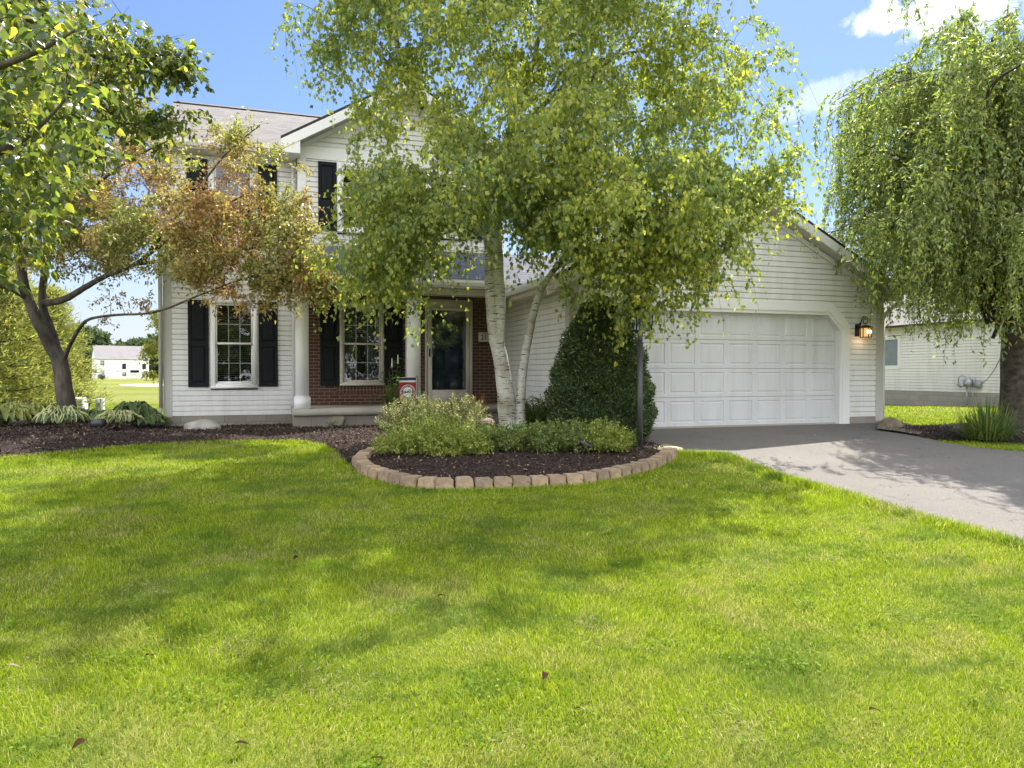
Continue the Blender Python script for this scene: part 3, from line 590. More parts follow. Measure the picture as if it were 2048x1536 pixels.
mb=MB(); mb.box(4.725,G_+.11,-.3,4.75,B_,.138); mb.build('foundation',M['block'],HB)
# door casing with clipped corners
def casing(y0,y1,o,i):
    m=MB()
    def prof(e): # e: outward offset
        k=e*.42; return [(dx0-e,-.06),(dx0-e,cz+k),(dx0+.28-k,dz1+e),(dx1-.28+k,dz1+e),(dx1+e,cz+k),(dx1+e,-.06)]
    A,B=prof(o),prof(i)
    for u,v,yy in ((A,B,y0),):
        for k in range(5): m.quad((u[k][0],yy,u[k][1]),(u[k+1][0],yy,u[k+1][1]),(v[k+1][0],yy,v[k+1][1]),(v[k][0],yy,v[k][1]))
    for P in (A,B):
        for k in range(5): m.quad((P[k][0],y0,P[k][1]),(P[k+1][0],y0,P[k+1][1]),(P[k+1][0],y1,P[k+1][1]),(P[k][0],y1,P[k][1]))
    return m
m=casing(G_-.04,G_+.13,.23,.06); m.build('garage_door_trim',M['trim'],HB,fix=False)
m=casing(G_-.022,G_+.14,.065,-.0); m.build('garage_door_stop',M['alum'],HB,fix=False)
GD=None
yd=G_+.10; sw=(dx1-dx0)/8; nh=4; sh=(2.13-.03)/4
for r in range(4):
    m=MB(); z0=.03+r*sh; z1=z0+sh-.006
    xs=[dx0-.05]+[dx0+k*sw for k in range(9)]+[dx1+.05]
    for k in range(8):
        a,b=dx0+k*sw,dx0+(k+1)*sw; A=[(a,yd,z0),(b,yd,z0),(b,yd,z1),(a,yd,z1)]
        ins=[(.05,.065,0),(.062,.077,.012),(.078,.093,.012),(.095,.11,.003)]
        R=[A]+[[(a+p,yd+h,z0+q),(b-p,yd+h,z0+q),(b-p,yd+h,z1-q),(a+p,yd+h,z1-q)] for p,q,h in ins]
        for u,v in zip(R,R[1:]):
            for j in range(4): jj=(j+1)%4; m.quad(u[j],u[jj],v[jj],v[j])
        m.quad(*R[-1])
    m.quad((dx0-.06,yd,z0),(dx0,yd,z0),(dx0,yd,z1),(dx0-.06,yd,z1)); m.quad((dx1,yd,z0),(dx1+.06,yd,z0),(dx1+.06,yd,z1),(dx1,yd,z1))
    m.box(dx0-.06,yd+.014,z0,dx1+.06,yd+.04,z1)
    if r: m.quad((dx0-.06,yd+.014,z0),(dx1+.06,yd+.014,z0),(dx1+.06,yd,z0),(dx0-.06,yd,z0))
    m.quad((dx0-.06,yd,z1),(dx1+.06,yd,z1),(dx1+.06,yd+.014,z1),(dx0-.06,yd+.014,z1))
    if GD is None: GD=m.build('garage_door',M['door'],HB,fix=False)
    else: m.build('door_section',M['door'],GD,fix=False)
m=MB(); m.box(dx0-.2,G_-.02,-.2,dx1+.22,G_+.16,.012); m.box(dx0,yd-.01,.012,dx1,yd+.03,.03); m.build('garage_sill',M['concrete'],HB)
# garage roof
mb=MB(); mb.slab([(xle,Y0,zle),(xle,20.4,zle),(AX,20.4,AZ),(AX,Y0,AZ)],.05); mb.slab([(xre,20.4,AZ-SL*(xre-AX)),(xre,Y0,AZ-SL*(xre-AX)),(AX,Y0,AZ),(AX,20.4,AZ)],.05); mb.build('garage_roof',M['roof_blue'],HB)
rake(xle,zle,AX,AZ,Y0-.005,G_-.016,h=.17); rake(xre,AZ-SL*(xre-AX),AX,AZ,Y0-.005,G_-.016,h=.17)
ze=AZ-SL*(xre-AX)
m=MB(); m.box(11.41,Y0+.03,2.40,xre-.01,G_-.03,2.60); m.box(11.41,G_-.03,2.42,xre-.01,20.3,2.45); m.build('eave_return',M['trim'],HB)
m=MB(); m.box(4.33,Y0+.02,2.38,4.70,13.38,2.42); m.box(4.31,Y0,2.40,4.335,13.38,2.55); m.build('eave_soffit',M['beige'],HB)
gutter_build((4.305,Y0+.02,2.47),(4.305,13.42,2.47),(-1,0,0)); gutter_build((xre+.003,20.3,2.53),(xre+.003,Y0,2.53),(1,0,0))
def downspout(pts,w=.065,mat='alum',d=.05):
    m=MB(); P=[Vector(p) for p in pts]
    for a,b in zip(P,P[1:]):
        t=(b-a); L=t.length; t.normalize(); s1=Vector((1,0,0)) if abs(t.x)<.75 else Vector((0,0,1)); s1=(s1-t*s1.dot(t)).normalized(); s2=t.cross(s1); m.obox((a+b)/2,s1*w/2,s2*d/2,t*(L/2+.012))
    return m.build('downspout',M[mat],HB,bevel=.006)
downspout([(.33,13.50,2.62),(.36,14.9,2.48),(.36,B_-.045,2.40)]) if False else None
downspout([(.345,15.52,5.3),(.345,15.52,.05),(.36,15.30,-.02)],.07)
downspout([(-2.14,15.25,5.35),(-2.14,15.55,5.1),(-2.15,15.60,.3),(-2.22,15.5,.02)],.07,'trimg')
downspout([(11.64,11.16,2.52),(11.62,11.18,2.40),(11.455,11.42,2.12),(11.45,11.42,.1),(11.45,11.30,-.06)],.07)
downspout([(4.50,G_-.06,2.44),(4.80,G_-.06,2.25),(4.80,G_-.06,.1)],.06,'trimg')
# wall-mounted things
def scroll(cx,y,cz,r,turns=1.35,n=26): return [(cx+ (r*(1-.62*i/n))*math.cos(math.pi*.9-2*math.pi*turns*i/n*1.0),y,cz+(r*(1-.62*i/n))*math.sin(math.pi*.9-2*math.pi*turns*i/n)) for i in range(n+1)]
lc=atY(1734,658,G_-.2); lx=lc.x; lz=1.80
WLn=empty('wall_lantern',(lx,G_-.03,lz-.16),'black iron wall lantern with glowing amber glass, beside the garage door','lantern')
m=MB(); m.box(lx-.12,G_-.05,lz-.1,lx-.04,G_-.02,lz+.14); m.tube([(lx-.08,G_-.05,lz+.05),(lx-.07,G_-.09,lz+.16)],.011,8); m.tube([(lx-.075,G_-.1,lz+.08)]+scroll(lx,G_-.15,lz+.20,.085),.010,8); m.build('bracket',M['black'],WLn)
m=MB(); yl=G_-.17; r=.095
for a in range(6):
    t=a*math.pi/3+.3; m.box(lx+r*math.cos(t)-.006,yl+r*math.sin(t)-.006,lz-.12,lx+r*math.cos(t)+.006,yl+r*math.sin(t)+.006,lz+.06)
m.tube([(lx,yl,lz-.125),(lx,yl,lz-.112)],r*1.12,24); m.tube([(lx,yl,lz+.055),(lx,yl,lz+.07),(lx,yl,lz+.075),(lx,yl,lz+.12)],[r*1.1,r*1.45,r*1.4,.012],24); m.build('cage',M['black'],WLn)
m=MB(); m.tube([(lx,yl,lz-.11),(lx,yl,lz+.055)],r*.9,20,cap=False); o=m.build('lamp_glass',M['lampglass'],WLn,smooth=True)
nt_=M['lampglass'].node_tree; 
m=MB()
for sx in(-.03,.035): m.tube([(lx+sx,yl-r*.86,lz-.05),(lx+sx,yl-r*.9,lz-.03),(lx+sx,yl-r*.9,lz-.005),(lx+sx,yl-r*.86,lz+.015)],[.006,.017,.017,.006],12)
m.build('bulb',M['bulb'],WLn,smooth=True)
pl=bpy.data.lights.new('lantern_light','POINT'); pl.energy=.4; pl.color=(1,.62,.3); pl.shadow_soft_size=.05; po=bpy.data.objects.new('lantern_light',pl); sc.collection.objects.link(po); po.parent=WLn; po.location=(0,-.14,-.03)
cp=atY(1749,578,G_-.1)
SC=empty('security_camera',(cp.x,G_-.06,cp.z-.05),'small round black security camera under the garage eave','camera')
m=MB(); m.tube([(cp.x,G_-.03,cp.z),(cp.x,G_-.09,cp.z)],.028,14); m.build('mount',M['trim'],SC)
m=MB(); m.tube([(cp.x,G_-.09,cp.z),(cp.x-.01,G_-.17,cp.z-.01)],[.042,.038],18); m.build('camera_body',M['black'],SC)
hp0=atY(957,664,B_-.03); hp1=atY(1003,684,B_-.03)
HPq=empty('house_number_plaque',(hp0.x+.15,B_-.02,hp1.z),'tan address plaque with black numerals on the brick beside the door','sign')
m=MB(); m.box(hp0.x,B_-.03,hp1.z,hp0.x+.34,B_-.004,hp0.z); m.build('plate',M['beige'],HPq,bevel=.004)
def text(body,loc,size,mat,parent,rot=(math.pi/2,0,0),name='numerals'):
    cu=bpy.data.curves.new(name,'FONT'); cu.body=body; cu.size=size; cu.extrude=.003; to=bpy.data.objects.new('tmp',cu); sc.collection.objects.link(to)
    dg=bpy.context.evaluated_depsgraph_get(); me=bpy.data.meshes.new_from_object(to.evaluated_get(dg)); bpy.data.objects.remove(to); me.materials.clear(); me.materials.append(mat)
    o=bpy.data.objects.new(name,me); sc.collection.objects.link(o); o.parent=parent; o.rotation_euler=rot; o.location=Vector(loc)-WL[parent]; return o
text('21',(hp0.x+.045,B_-.033,hp1.z+.045),.15,M['black'],HPq)
m=MB(); m.box(hp0.x+.02,B_-.024,hp1.z-.07,hp0.x+.2,B_-.004,hp1.z-.02); m.box(hp0.x+.05,B_-.027,hp1.z-.035,hp0.x+.2,B_-.0245,hp1.z-.028);m.build('mail_sign',M['black'],HPq)
# wreath on the front door
wc=Vector((3.42,B_+.06,1.80)); wv=[];
WR=empty('door_wreath',(wc.x,wc.y,wc.z-.25),'pale green leafy wreath hanging on the front door behind the glass','wreath')
def leaves(pos,axis,nrm,L,Wd,fold=.25,curl=0.):
    """numpy leaves: two-triangle folded diamonds"""
    axis=axis/np.linalg.norm(axis,axis=1,keepdims=True); side=np.cross(axis,nrm); side/=np.maximum(1e-6,np.linalg.norm(side,axis=1,keepdims=True)); up=np.cross(side,axis)
    L=np.asarray(L)[:,None]; Wd=np.asarray(Wd)[:,None]
    b=pos; m1=pos+axis*L*.42+side*Wd*.5+up*Wd*fold; tip=pos+axis*L-up*L*curl; m2=pos+axis*L*.42-side*Wd*.5+up*Wd*fold
    n=len(pos); V=np.stack([b,m1,tip,m2],1).reshape(-1,3); i=np.arange(n)*4
    F=np.concatenate([np.stack([i,i+1,i+2],1),np.stack([i,i+2,i+3],1)]); return V,F
def rnd_unit(n):
    v=rng.normal(size=(n,3)); return v/np.linalg.norm(v,axis=1,keepdims=True)
n=900; a=rng.uniform(0,2*np.pi,n); rr=.2+rng.normal(0,.035,n); P=np.stack([wc.x+rr*np.cos(a),wc.y-rng.uniform(0,.07,n),wc.z+rr*np.sin(a)],1)
V,F=leaves(P,rnd_unit(n)+np.array([0,-.6,0]),rnd_unit(n),rng.uniform(.04,.08,n),rng.uniform(.02,.035,n)); mesh_np('wreath_leaves',V,F,leafmat('wreath_sage',[(0,(.25,.33,.2)),(1,(.6,.68,.5))],(1,1,1),.2),WR)
m=MB(); m.tube([(wc.x+.2*math.cos(t*math.pi/12),wc.y,wc.z+.2*math.sin(t*math.pi/12)) for t in range(25)],.012,6); m.build('wreath_ring',M['bark_twig'],WR)
# ---------------------------------------------------------------- trees
def tubes(P,R,ns=4):
    """P (M,k,3) polylines, R (M,k)"""
    Mn,k,_=P.shape; T=np.gradient(P,axis=1); T/=np.maximum(1e-9,np.linalg.norm(T,axis=2,keepdims=True))
    ref=np.where(np.abs(T[:,:1,2:3])<.9,np.array([[[0,0,1.]]]),np.array([[[1.,0,0]]])); A=np.cross(T,ref); A/=np.maximum(1e-9,np.linalg.norm(A,axis=2,keepdims=True)); Bn=np.cross(T,A)
    an=np.arange(ns)*2*np.pi/ns; V=P[:,:,None,:]+R[:,:,None,None]*(A[:,:,None,:]*np.cos(an)[None,None,:,None]+Bn[:,:,None,:]*np.sin(an)[None,None,:,None])
    idx=np.arange(Mn*k*ns).reshape(Mn,k,ns); nx_=np.roll(idx,-1,axis=2)
    F=np.stack([idx[:,:-1],nx_[:,:-1],nx_[:,1:],idx[:,1:]],-1).reshape(-1,4); return V.reshape(-1,3),F
def cat(parts):
    V=[];F=[];o=0
    for v,f in parts: V.append(v); F.append(f+o); o+=len(v)
    return np.concatenate(V),np.concatenate(F)
def spline(pts,rs,step=.12,wob=.0):
    pts=np.array(pts,float); rs=np.array(rs,float); out=[];ro=[]
    n=len(pts)
    for i in range(n-1):
        p0=pts[max(i-1,0)];p1=pts[i];p2=pts[i+1];p3=pts[min(i+2,n-1)]; m=max(2,int(np.linalg.norm(p2-p1)/step))
        for j in range(m+(i==n-2)):
            t=j/m; q=.5*((2*p1)+(-p0+p2)*t+(2*p0-5*p1+4*p2-p3)*t*t+(-p0+3*p1-3*p2+p3)*t**3)
            out.append(q); ro.append(rs[i]*(1-t)+rs[i+1]*t)
    out=np.array(out); 
    if wob: out[1:-1]+=rng.normal(0,wob,(len(out)-2,3))*np.array(ro)[1:-1,None]
    return out,np.array(ro)
def limb_tube(P,R,ns=12,rough=.035):
    V,F=tubes(P[None],R[None],ns); c=np.repeat(P,ns,axis=0); d=V-c; V=c+d*(1+rng.normal(0,rough,(len(V),1))); return V,F
def ell(blobs,n):
    """sample n points in ellipsoids; blobs: (centre Vector,(rx,ry,rz),weight)"""
    w_=np.array([b[2] for b in blobs],float); w_/=w_.sum(); k=rng.choice(len(blobs),n,p=w_); C=np.array([tuple(b[0]) for b in blobs])[k]; Rr=np.array([b[1] for b in blobs])[k]
    return C+rnd_unit(n)*(rng.uniform(0,1,(n,1))**(1/2.4))*Rr
def gaps(P,k=1.0,thr=-.22):
    f=np.sin(P[:,0]*3.1*k+1.3*np.sin(P[:,2]*2.3*k))*np.sin(P[:,2]*3.7*k+1.1*np.sin(P[:,1]*2.9*k+.7))+.6*np.sin(P[:,1]*3.3*k+P[:,0]*1.9*k)*np.sin(P[:,2]*5.3*k+P[:,0]*2.1)
    return P[f>thr]
def twigs_to(clusters,nodes,nrad,lift=.12,keep=True):
    """join every leaf cluster to the branch skeleton with a curved twig"""
    nodes=np.array(nodes); nrad=np.array(nrad); d0=np.array([np.min(np.linalg.norm(nodes-c,axis=1)) for c in clusters]); order=np.argsort(d0)
    cap=len(nodes)+len(clusters)*4; NN=np.zeros((cap,3)); NR=np.zeros(cap); m=len(nodes); NN[:m]=nodes; NR[:m]=nrad; P=[];R=[]
    for ci in order:
        c=clusters[ci]; dv=NN[:m]-c; dist=np.linalg.norm(dv,axis=1); cost=dist+.25*np.maximum(0,dv[:,2])+.0*NR[:m]
        j=int(np.argmin(cost)); a=NN[j]; L=dist[j]; r0=min(NR[j]*.75,.004+.007*L)
        t=np.array([0,.25,.5,.75,1.])[:,None]; q=a+(c-a)*t; q[:,2]+=(lift*L*np.sin(np.pi*t[:,0])); q[1:4]+=rng.normal(0,.045*L,(3,3))
        P.append(q); R.append(np.linspace(max(r0,.0035),.0022,5)); NN[m:m+4]=q[1:]; NR[m:m+4]=R[-1][1:]; m+=4
    return np.array(P),np.array(R)
def crown(clusters,nsub,Ls,droop,nleaf,leafL,leafW,axisfn,spread=(1,1,.6),bias=(0,0,0),fold=.25,jit=.03,curl=.1,tw=.0018,drop=0):
    """leafy sub-twigs round each cluster point"""
    n=len(clusters)*nsub; C=np.repeat(clusters,nsub,axis=0); d=rnd_unit(n)*np.array(spread)+np.array(bias); d/=np.linalg.norm(d,axis=1,keepdims=True)
    L=rng.uniform(Ls[0],Ls[1],n); dr=rng.uniform(droop[0],droop[1],n)
    def at(t): return C[:,None]+d[:,None]*(L[:,None]*t)[...,None]+np.array([0,0,-1.])*((dr*L)[:,None]*t*t)[...,None]
    ts=np.linspace(0,1,5)[None].repeat(n,0); TP=at(ts); TR=np.linspace(tw*1.3,tw*.6,5)[None].repeat(n,0)
    tl=rng.uniform(.08,1.0,(n,nleaf)); LP=at(tl).reshape(-1,3)+rng.normal(0,jit,(n*nleaf,3)); tan=(at(tl+.02)-at(tl)).reshape(-1,3); tan/=np.maximum(1e-9,np.linalg.norm(tan,axis=1,keepdims=True))
    m=len(LP); ax,nr=axisfn(m,tan); l=rng.uniform(leafL[0],leafL[1],m); w_=rng.uniform(leafW[0],leafW[1],m)
    if drop: k=rng.uniform(size=m)>drop; LP,ax,nr,l,w_=LP[k],ax[k],nr[k],l[k],w_[k]
    return tubes(TP,TR,3),leaves(LP,ax,nr,l,w_,fold,curl)
def ax_birch(m,tan): return tan*.25+np.array([0,0,-.85])+rng.normal(0,.5,(m,3)), rnd_unit(m)
def ax_free(m,tan): return tan*.5+rng.normal(0,.6,(m,3))+np.array([0,0,-.15]), rnd_unit(m)*.8+np.array([0,0,.7])
def ax_weep(m,tan): return tan*1.0+np.array([0,0,-.25])+rng.normal(0,.42,(m,3)), rnd_unit(m)
def tree(name,label,limbs,clusters,crownargs,leafm,bark,twigm='bark_twig',group=None,cat='tree',lift=.12,extra=None,base=None,split=0):
    """limbs: list of (points, radii)"""
    b=base if base is not None else limbs[0][0][0]
    R_=empty(name,tuple(b),label,cat if isinstance(cat,str) else 'tree',group)
    tv=[]; lt=[]; nodes=[]; nr=[]
    for i,(p,r) in enumerate(limbs):
        P,Rr=spline(p,r,max(.1,.55*r[0]),.025); tv.append(limb_tube(P,Rr,14 if Rr[0]>.05 else 7)); 
        if split and (Rr<split).any():
            q=int(np.argmax(Rr<split)) if Rr[0]>=split else 0; tv.pop()
            if q>2: tv.append(limb_tube(P[:q+1],Rr[:q+1],14))
            if len(P)-q>2: lt.append(limb_tube(P[q:],Rr[q:],8))
        k=slice(len(P)//3 if i==0 else 2,None); nodes+=list(P[k]); nr+=list(Rr[k])
    V,F=catm(tv); mesh_np('trunk',V,F,M[bark],R_,smooth=True)
    if lt: V,F=catm(lt); mesh_np('limb',V,F,M['bark_limb'],R_,smooth=True)
    TP,TR=twigs_to(clusters,nodes,nr,lift)
    parts=[tubes(TP,TR,5)]; lv=[]
    for ca in crownargs:
        sel=clusters if ca.get('sel') is None else clusters[ca['sel']]
        kw={k:v for k,v in ca.items() if k!='sel'}
        t,l=crown(sel,**kw); parts.append(t); lv.append(l)
    if extra: lv+=extra
    V,F=catm(parts); mesh_np('branches',V,F,M[twigm],R_)
    V,F=catm(lv); mesh_np('crown',V,F,M[leafm],R_); return R_
catm=cat
def B3(px,py,dep): return np.array(tuple(D(px,py,dep)))
# paper birch in the front bed -----------------------------------------------
bb=B3(1003,870,11.55)
birch_limbs=[
 ([B3(1018,880,11.5),B3(1016,840,11.5),B3(1005,740,11.45),B3(988,650,11.4),B3(983,560,11.4),B3(978,480,11.4),B3(962,400,11.3),B3(930,320,11.2),B3(870,240,11.1),B3(820,180,11.0),B3(790,60,10.9),B3(760,-80,10.9)],[.20,.15,.122,.112,.105,.09,.078,.06,.048,.038,.028,.015]),
 ([B3(1002,690,11.35),B3(1000,600,11.3),B3(996,520,11.3),B3(992,440,11.3),B3(1000,340,11.4),B3(1020,260,11.5),B3(1060,150,11.6),B3(1090,0,11.8),B3(1100,-170,11.9)],[.05,.085,.085,.08,.07,.055,.04,.03,.012]),
 ([B3(1040,880,11.5),B3(1040,820,11.5),B3(1046,740,11.45),B3(1058,670,11.4),B3(1074,600,11.2),B3(1100,550,10.9),B3(1150,500,10.5),B3(1230,440,10.2),B3(1320,370,10.2)],[.11,.08,.07,.064,.057,.045,.033,.023,.012]),
 ([B3(1000,350,11.4),B3(1060,280,11.2),B3(1150,190,11.0),B3(1240,100,10.8),B3(1300,40,10.8)],[.06,.045,.035,.022,.01]),
 ([B3(990,400,11.3),B3(1090,330,11.6),B3(1220,270,11.9),B3(1350,215,12.2),B3(1450,190,12.4)],[.055,.04,.03,.018,.008]),
 ([B3(965,430,11.3),B3(900,400,10.9),B3(820,380,10.6),B3(740,400,10.4),B3(680,440,10.3)],[.05,.036,.026,.017,.008]),
 ([B3(1005,330,11.4),B3(1050,250,12.0),B3(1120,160,12.6),B3(1180,60,13)],[.045,.035,.022,.01]),
 ([B3(1060,240,11.5),B3(1180,130,11.4),B3(1330,95,11.4),B3(1460,80,11.4)],[.035,.025,.016,.008]),
 ([B3(1000,380,11.2),B3(1080,330,10.2),B3(1180,330,9.4),B3(1290,380,9.1)],[.045,.033,.022,.01]),
 ([B3(1150,500,10.5),B3(1240,470,10.9),B3(1350,450,11.3),B3(1450,450,11.6)],[.035,.026,.018,.008]),
 ([B3(860,230,11.1),B3(780,130,10.8),B3(700,60,10.6),B3(640,30,10.5)],[.03,.022,.015,.008]),
]
bc=ell([(B3(960,70,10.6),(2.2,2.5,1.6),2.2),(B3(1210,70,11.0),(1.8,2.3,1.25),2.0),(B3(1330,220,10.8),(1.35,2.2,1.0),1.5),(B3(1060,290,10.0),(1.4,2.1,1.1),1.9),
  (B3(1390,370,10.6),(1.15,1.9,.75),2.0),(B3(1200,420,9.9),(1.5,2.0,.8),2.8),(B3(960,400,9.9),(1.2,1.7,.70),1.8),(B3(790,440,9.9),(.75,1.2,.80),1.8),(B3(740,300,10.4),(.45,.8,.7),.35),
  (B3(760,60,10.2),(.85,1.3,.7),.9),(B3(1330,500,10.4),(.9,1.2,.38),1.4),(B3(1020,-190,10.8),(3.0,2.6,1.3),4.2),(B3(1080,-430,11.2),(2.2,2.1,1.3),1.9),(B3(1300,-230,10.6),(1.6,1.8,1.1),1.9),(B3(800,-200,10.6),(1.6,2.0,1.1),2.0)],3900)
bc=gaps(bc,1.25,.04)
_q=bc-np.array([0,0,CH]); _d=_q@np.array(tuple(Fv)); _x=1024+FP*(_q@np.array(tuple(Rv)))/_d; _y=768-FP*(_q@np.array(tuple(Uv)))/_d; bc=bc[_y<np.interp(_x,[600,700,840,870,1050,1090,1200,1350,1480,1600],[500,560,545,425,425,490,525,535,505,430])]
bc=np.concatenate([bc,np.array([B3(px,py,d) for px,py,d in [(650,20,10.6),(630,90,10.6),(690,150,10.7),(580,10,10.5),(570,40,10.5),(1500,40,11.4),(1520,60,11.4),(1490,140,11.6),(1540,210,11.8),(1550,240,11.8),(1520,230,11.8),(1480,120,11.4),
   (700,510,10.4),(740,550,10.4),(790,560,10.4),(830,580,10.4),(860,600,10.5),(650,520,10.3),(1210,560,10.3),(1290,570,10.2),(1190,590,10.2),(1265,600,10.2),(1420,540,10.6),(1400,560,10.6),(1440,550,10.7),(1560,400,11.2),(1590,410,11.2),(1480,500,10.9),(880,520,10.6),(720,470,10.2),(1130,570,10.4),(930,500,10.8),(1375,510,10.5),(1390,590,10.5),(665,470,10.2),(620,500,10.2),(690,580,10.3),(760,590,10.4),(1250,585,10.2),(1330,600,10.3),(1255,590,9.9),(1275,575,9.9),(1290,600,9.9),(1262,615,9.9),(1282,560,9.9),(1310,585,9.9),(1240,570,9.9),(1270,600,9.8),(1300,620,9.9)]])])
tree('paper_birch','tall white barked birch with twin trunks rising from the stone edged bed',birch_limbs,bc,
  [dict(nsub=5,Ls=(.2,.58),droop=(.35,1.6),nleaf=16,leafL=(.048,.088),leafW=(.038,.070),axisfn=ax_birch,spread=(1,1,.45),bias=(0,0,-.15),drop=.06)],'birchleaf','bark_birch',base=tuple(bb),lift=.10,split=.045)
# crab apple at the left corner ------------------------------------------------
tz=14.0
cr=[
 ([B3(142,850,tz),B3(138,830,tz),B3(128,780,tz),B3(120,725,tz),B3(95,680,tz-.1),B3(70,630,tz-.2),B3(50,580,tz-.3),B3(40,520,tz-.4),B3(20,430,tz-.5),B3(-10,330,tz-.6),B3(-30,200,tz-.6)],[.25,.175,.15,.14,.115,.10,.09,.078,.058,.035,.018]),
 ([B3(122,730,tz),B3(105,670,tz+.1),B3(85,610,tz+.1),B3(90,540,tz+.1),B3(110,450,tz),B3(150,340,tz),B3(200,250,tz),B3(240,150,tz)],[.07,.08,.072,.062,.048,.035,.022,.012]),
 ([B3(88,606,tz),B3(125,600,tz-.3),B3(170,575,tz-.6),B3(215,550,tz-.9),B3(270,528,tz-1.3),B3(350,470,tz-1.8),B3(430,420,tz-2.2),B3(510,380,tz-2.6)],[.07,.062,.053,.044,.034,.024,.016,.008]),
 ([B3(128,720,tz),B3(140,690,tz-.2),B3(160,655,tz-.5),B3(180,638,tz-.7),B3(230,630,tz-1.2),B3(310,624,tz-1.8),B3(400,590,tz-2.3),B3(480,560,tz-2.6),B3(560,540,tz-2.9)],[.045,.036,.031,.027,.023,.019,.014,.010,.006]),
 ([B3(270,528,tz-1.3),B3(340,520,tz-1.6),B3(430,510,tz-2.0),B3(540,490,tz-2.5),B3(620,480,tz-2.8)],[.035,.03,.022,.015,.007]),
 ([B3(60,600,tz-.2),B3(20,575,tz-.6),B3(-50,560,tz-1),B3(-150,500,tz-1.5)],[.07,.06,.04,.02]),
 ([B3(300,500,tz-1.5),B3(380,400,tz-1.9),B3(450,310,tz-2.2),B3(520,250,tz-2.4)],[.03,.022,.015,.007]),
 ([B3(110,450,tz),B3(180,380,tz-1),B3(260,320,tz-1.8),B3(340,280,tz-2.2)],[.04,.03,.02,.01]),
]
cc=ell([(B3(100,440,tz-.6),(1.7,1.7,.9),4.6),(B3(240,400,tz-.9),(1.2,1.4,.9),2.4),(B3(120,270,tz-.4),(1.7,1.9,1.0),2.4),(B3(170,500,tz-.8),(1.0,1.1,.42),1.3),(B3(60,90,tz),(2.0,2.2,1.2),2.0),(B3(330,470,tz-1.7),(1.1,1.2,.6),2.7),(B3(480,450,tz-2.4),(.9,1.0,.55),2.3),(B3(400,400,tz-2.1),(.9,1.0,.4),.9),
   (B3(600,500,tz-2.8),(.42,.6,.4),1.5),(B3(560,410,tz-2.6),(.5,.6,.5),.7),(B3(640,560,tz-3),(.28,.4,.30),.9),(B3(520,560,tz-2.7),(.5,.5,.25),.9),(B3(470,270,tz-2.3),(.6,.6,.22),.3),(B3(450,540,tz-2.4),(.9,.8,.32),1.2),(B3(310,310,tz-1.6),(.9,1.1,.5),.8),(B3(500,330,tz-2.3),(.75,.8,.42),.22),(B3(-120,350,tz-.8),(1.4,1.7,1.6),1.2),(B3(240,180,tz-.3),(.9,1.2,.8),.9)],2900)
cc=gaps(cc,1.5,.06)
cc=np.concatenate([cc,np.array([B3(px,py,d) for px,py,d in [(640,520,11),(650,560,11),(660,600,11),(640,580,11),(670,570,11),(600,560,11.1),(575,580,11.1),(575,610,11.1),(580,540,11.1),(500,255,11.6),(540,320,11.5),(560,300,11.5),(590,330,11.4),(520,560,11.4),(470,590,11.6),(430,600,11.7),(500,600,11.4),(240,600,12.6),(300,600,12.4),(220,590,12.8),(200,645,12.8),(280,600,12.2),(600,440,11.2),(620,460,11.1),(650,490,11),(640,540,11),(400,575,11.8),(440,580,11.7),(520,590,11.4),(560,590,11.2),(360,560,12),(480,610,11.5),(530,610,11.3)]])])
tree('crabapple_tree','crab apple with bronze and olive leaves and a leaning forked trunk left of the house',cr,cc,
  [dict(nsub=4,Ls=(.14,.42),droop=(-.2,.7),nleaf=15,leafL=(.05,.08),leafW=(.028,.044),axisfn=ax_free,drop=.05)],'crableaf','bark_grey',lift=.05)
# pear tree standing close on the left, trunk out of the picture ----------------
def bigleaves(pos,axis,nrm,L,Wd,curl):
    axis=axis/np.linalg.norm(axis,axis=1,keepdims=True); side=np.cross(axis,nrm); side/=np.linalg.norm(side,axis=1,keepdims=True); up=np.cross(side,axis); n=len(pos)
    st=[(0,.0),(.12,.55),(.35,1.),(.62,.82),(.85,.34),(1,0.)]; rows=[]
    for t,wd in st:
        c=pos+axis*(L*t)[:,None]-up*(L*curl*t*t)[:,None]; h=up*(Wd*wd*.5*.35)[:,None]; s=side*(Wd*wd*.5)[:,None]; rows+= [c-s+h,c,c+s+h]
    V=np.stack(rows,1).reshape(-1,3); b=(np.arange(n)*18)[:,None]; F=[]
    for k in range(5):
        a=3*k; 
        for q in ((a,a+1,a+4,a+3),(a+1,a+2,a+5,a+4)): F.append(b+np.array(q)[None])
    return V,np.concatenate(F)
np_b=np.array([-3.9,2.6,float(g(2.6))])
pl_l=[([np_b,np_b+[.05,0,1],np_b+[.1,.1,1.9],np_b+[.1,.2,3.2],np_b+[.2,.3,4.6]],[.16,.12,.11,.08,.03]),
 ([np_b+[.1,.1,1.9],B3(-260,420,4.6),B3(-60,330,4.4),B3(60,270,4.3),B3(130,200,4.3)],[.07,.05,.028,.014,.006]),
 ([np_b+[.1,.1,2.3],B3(-300,160,4.4),B3(-80,150,4.2),B3(60,110,4.1),B3(150,60,4.1)],[.06,.045,.025,.014,.006]),
 ([np_b+[.1,.2,2.9],B3(-200,0,5.6),B3(0,10,6.2),B3(180,110,6.8),B3(330,110,7.2)],[.06,.045,.03,.018,.008]),
 ([np_b+[.1,.1,2.2],B3(-200,360,6.2),B3(0,300,7.0),B3(180,250,7.4),B3(300,250,7.8)],[.06,.045,.03,.018,.008]),
 ([np_b+[.1,.1,1.7],B3(-260,560,5.0),B3(-100,520,5.2),B3(20,470,5.4)],[.05,.035,.02,.008])]
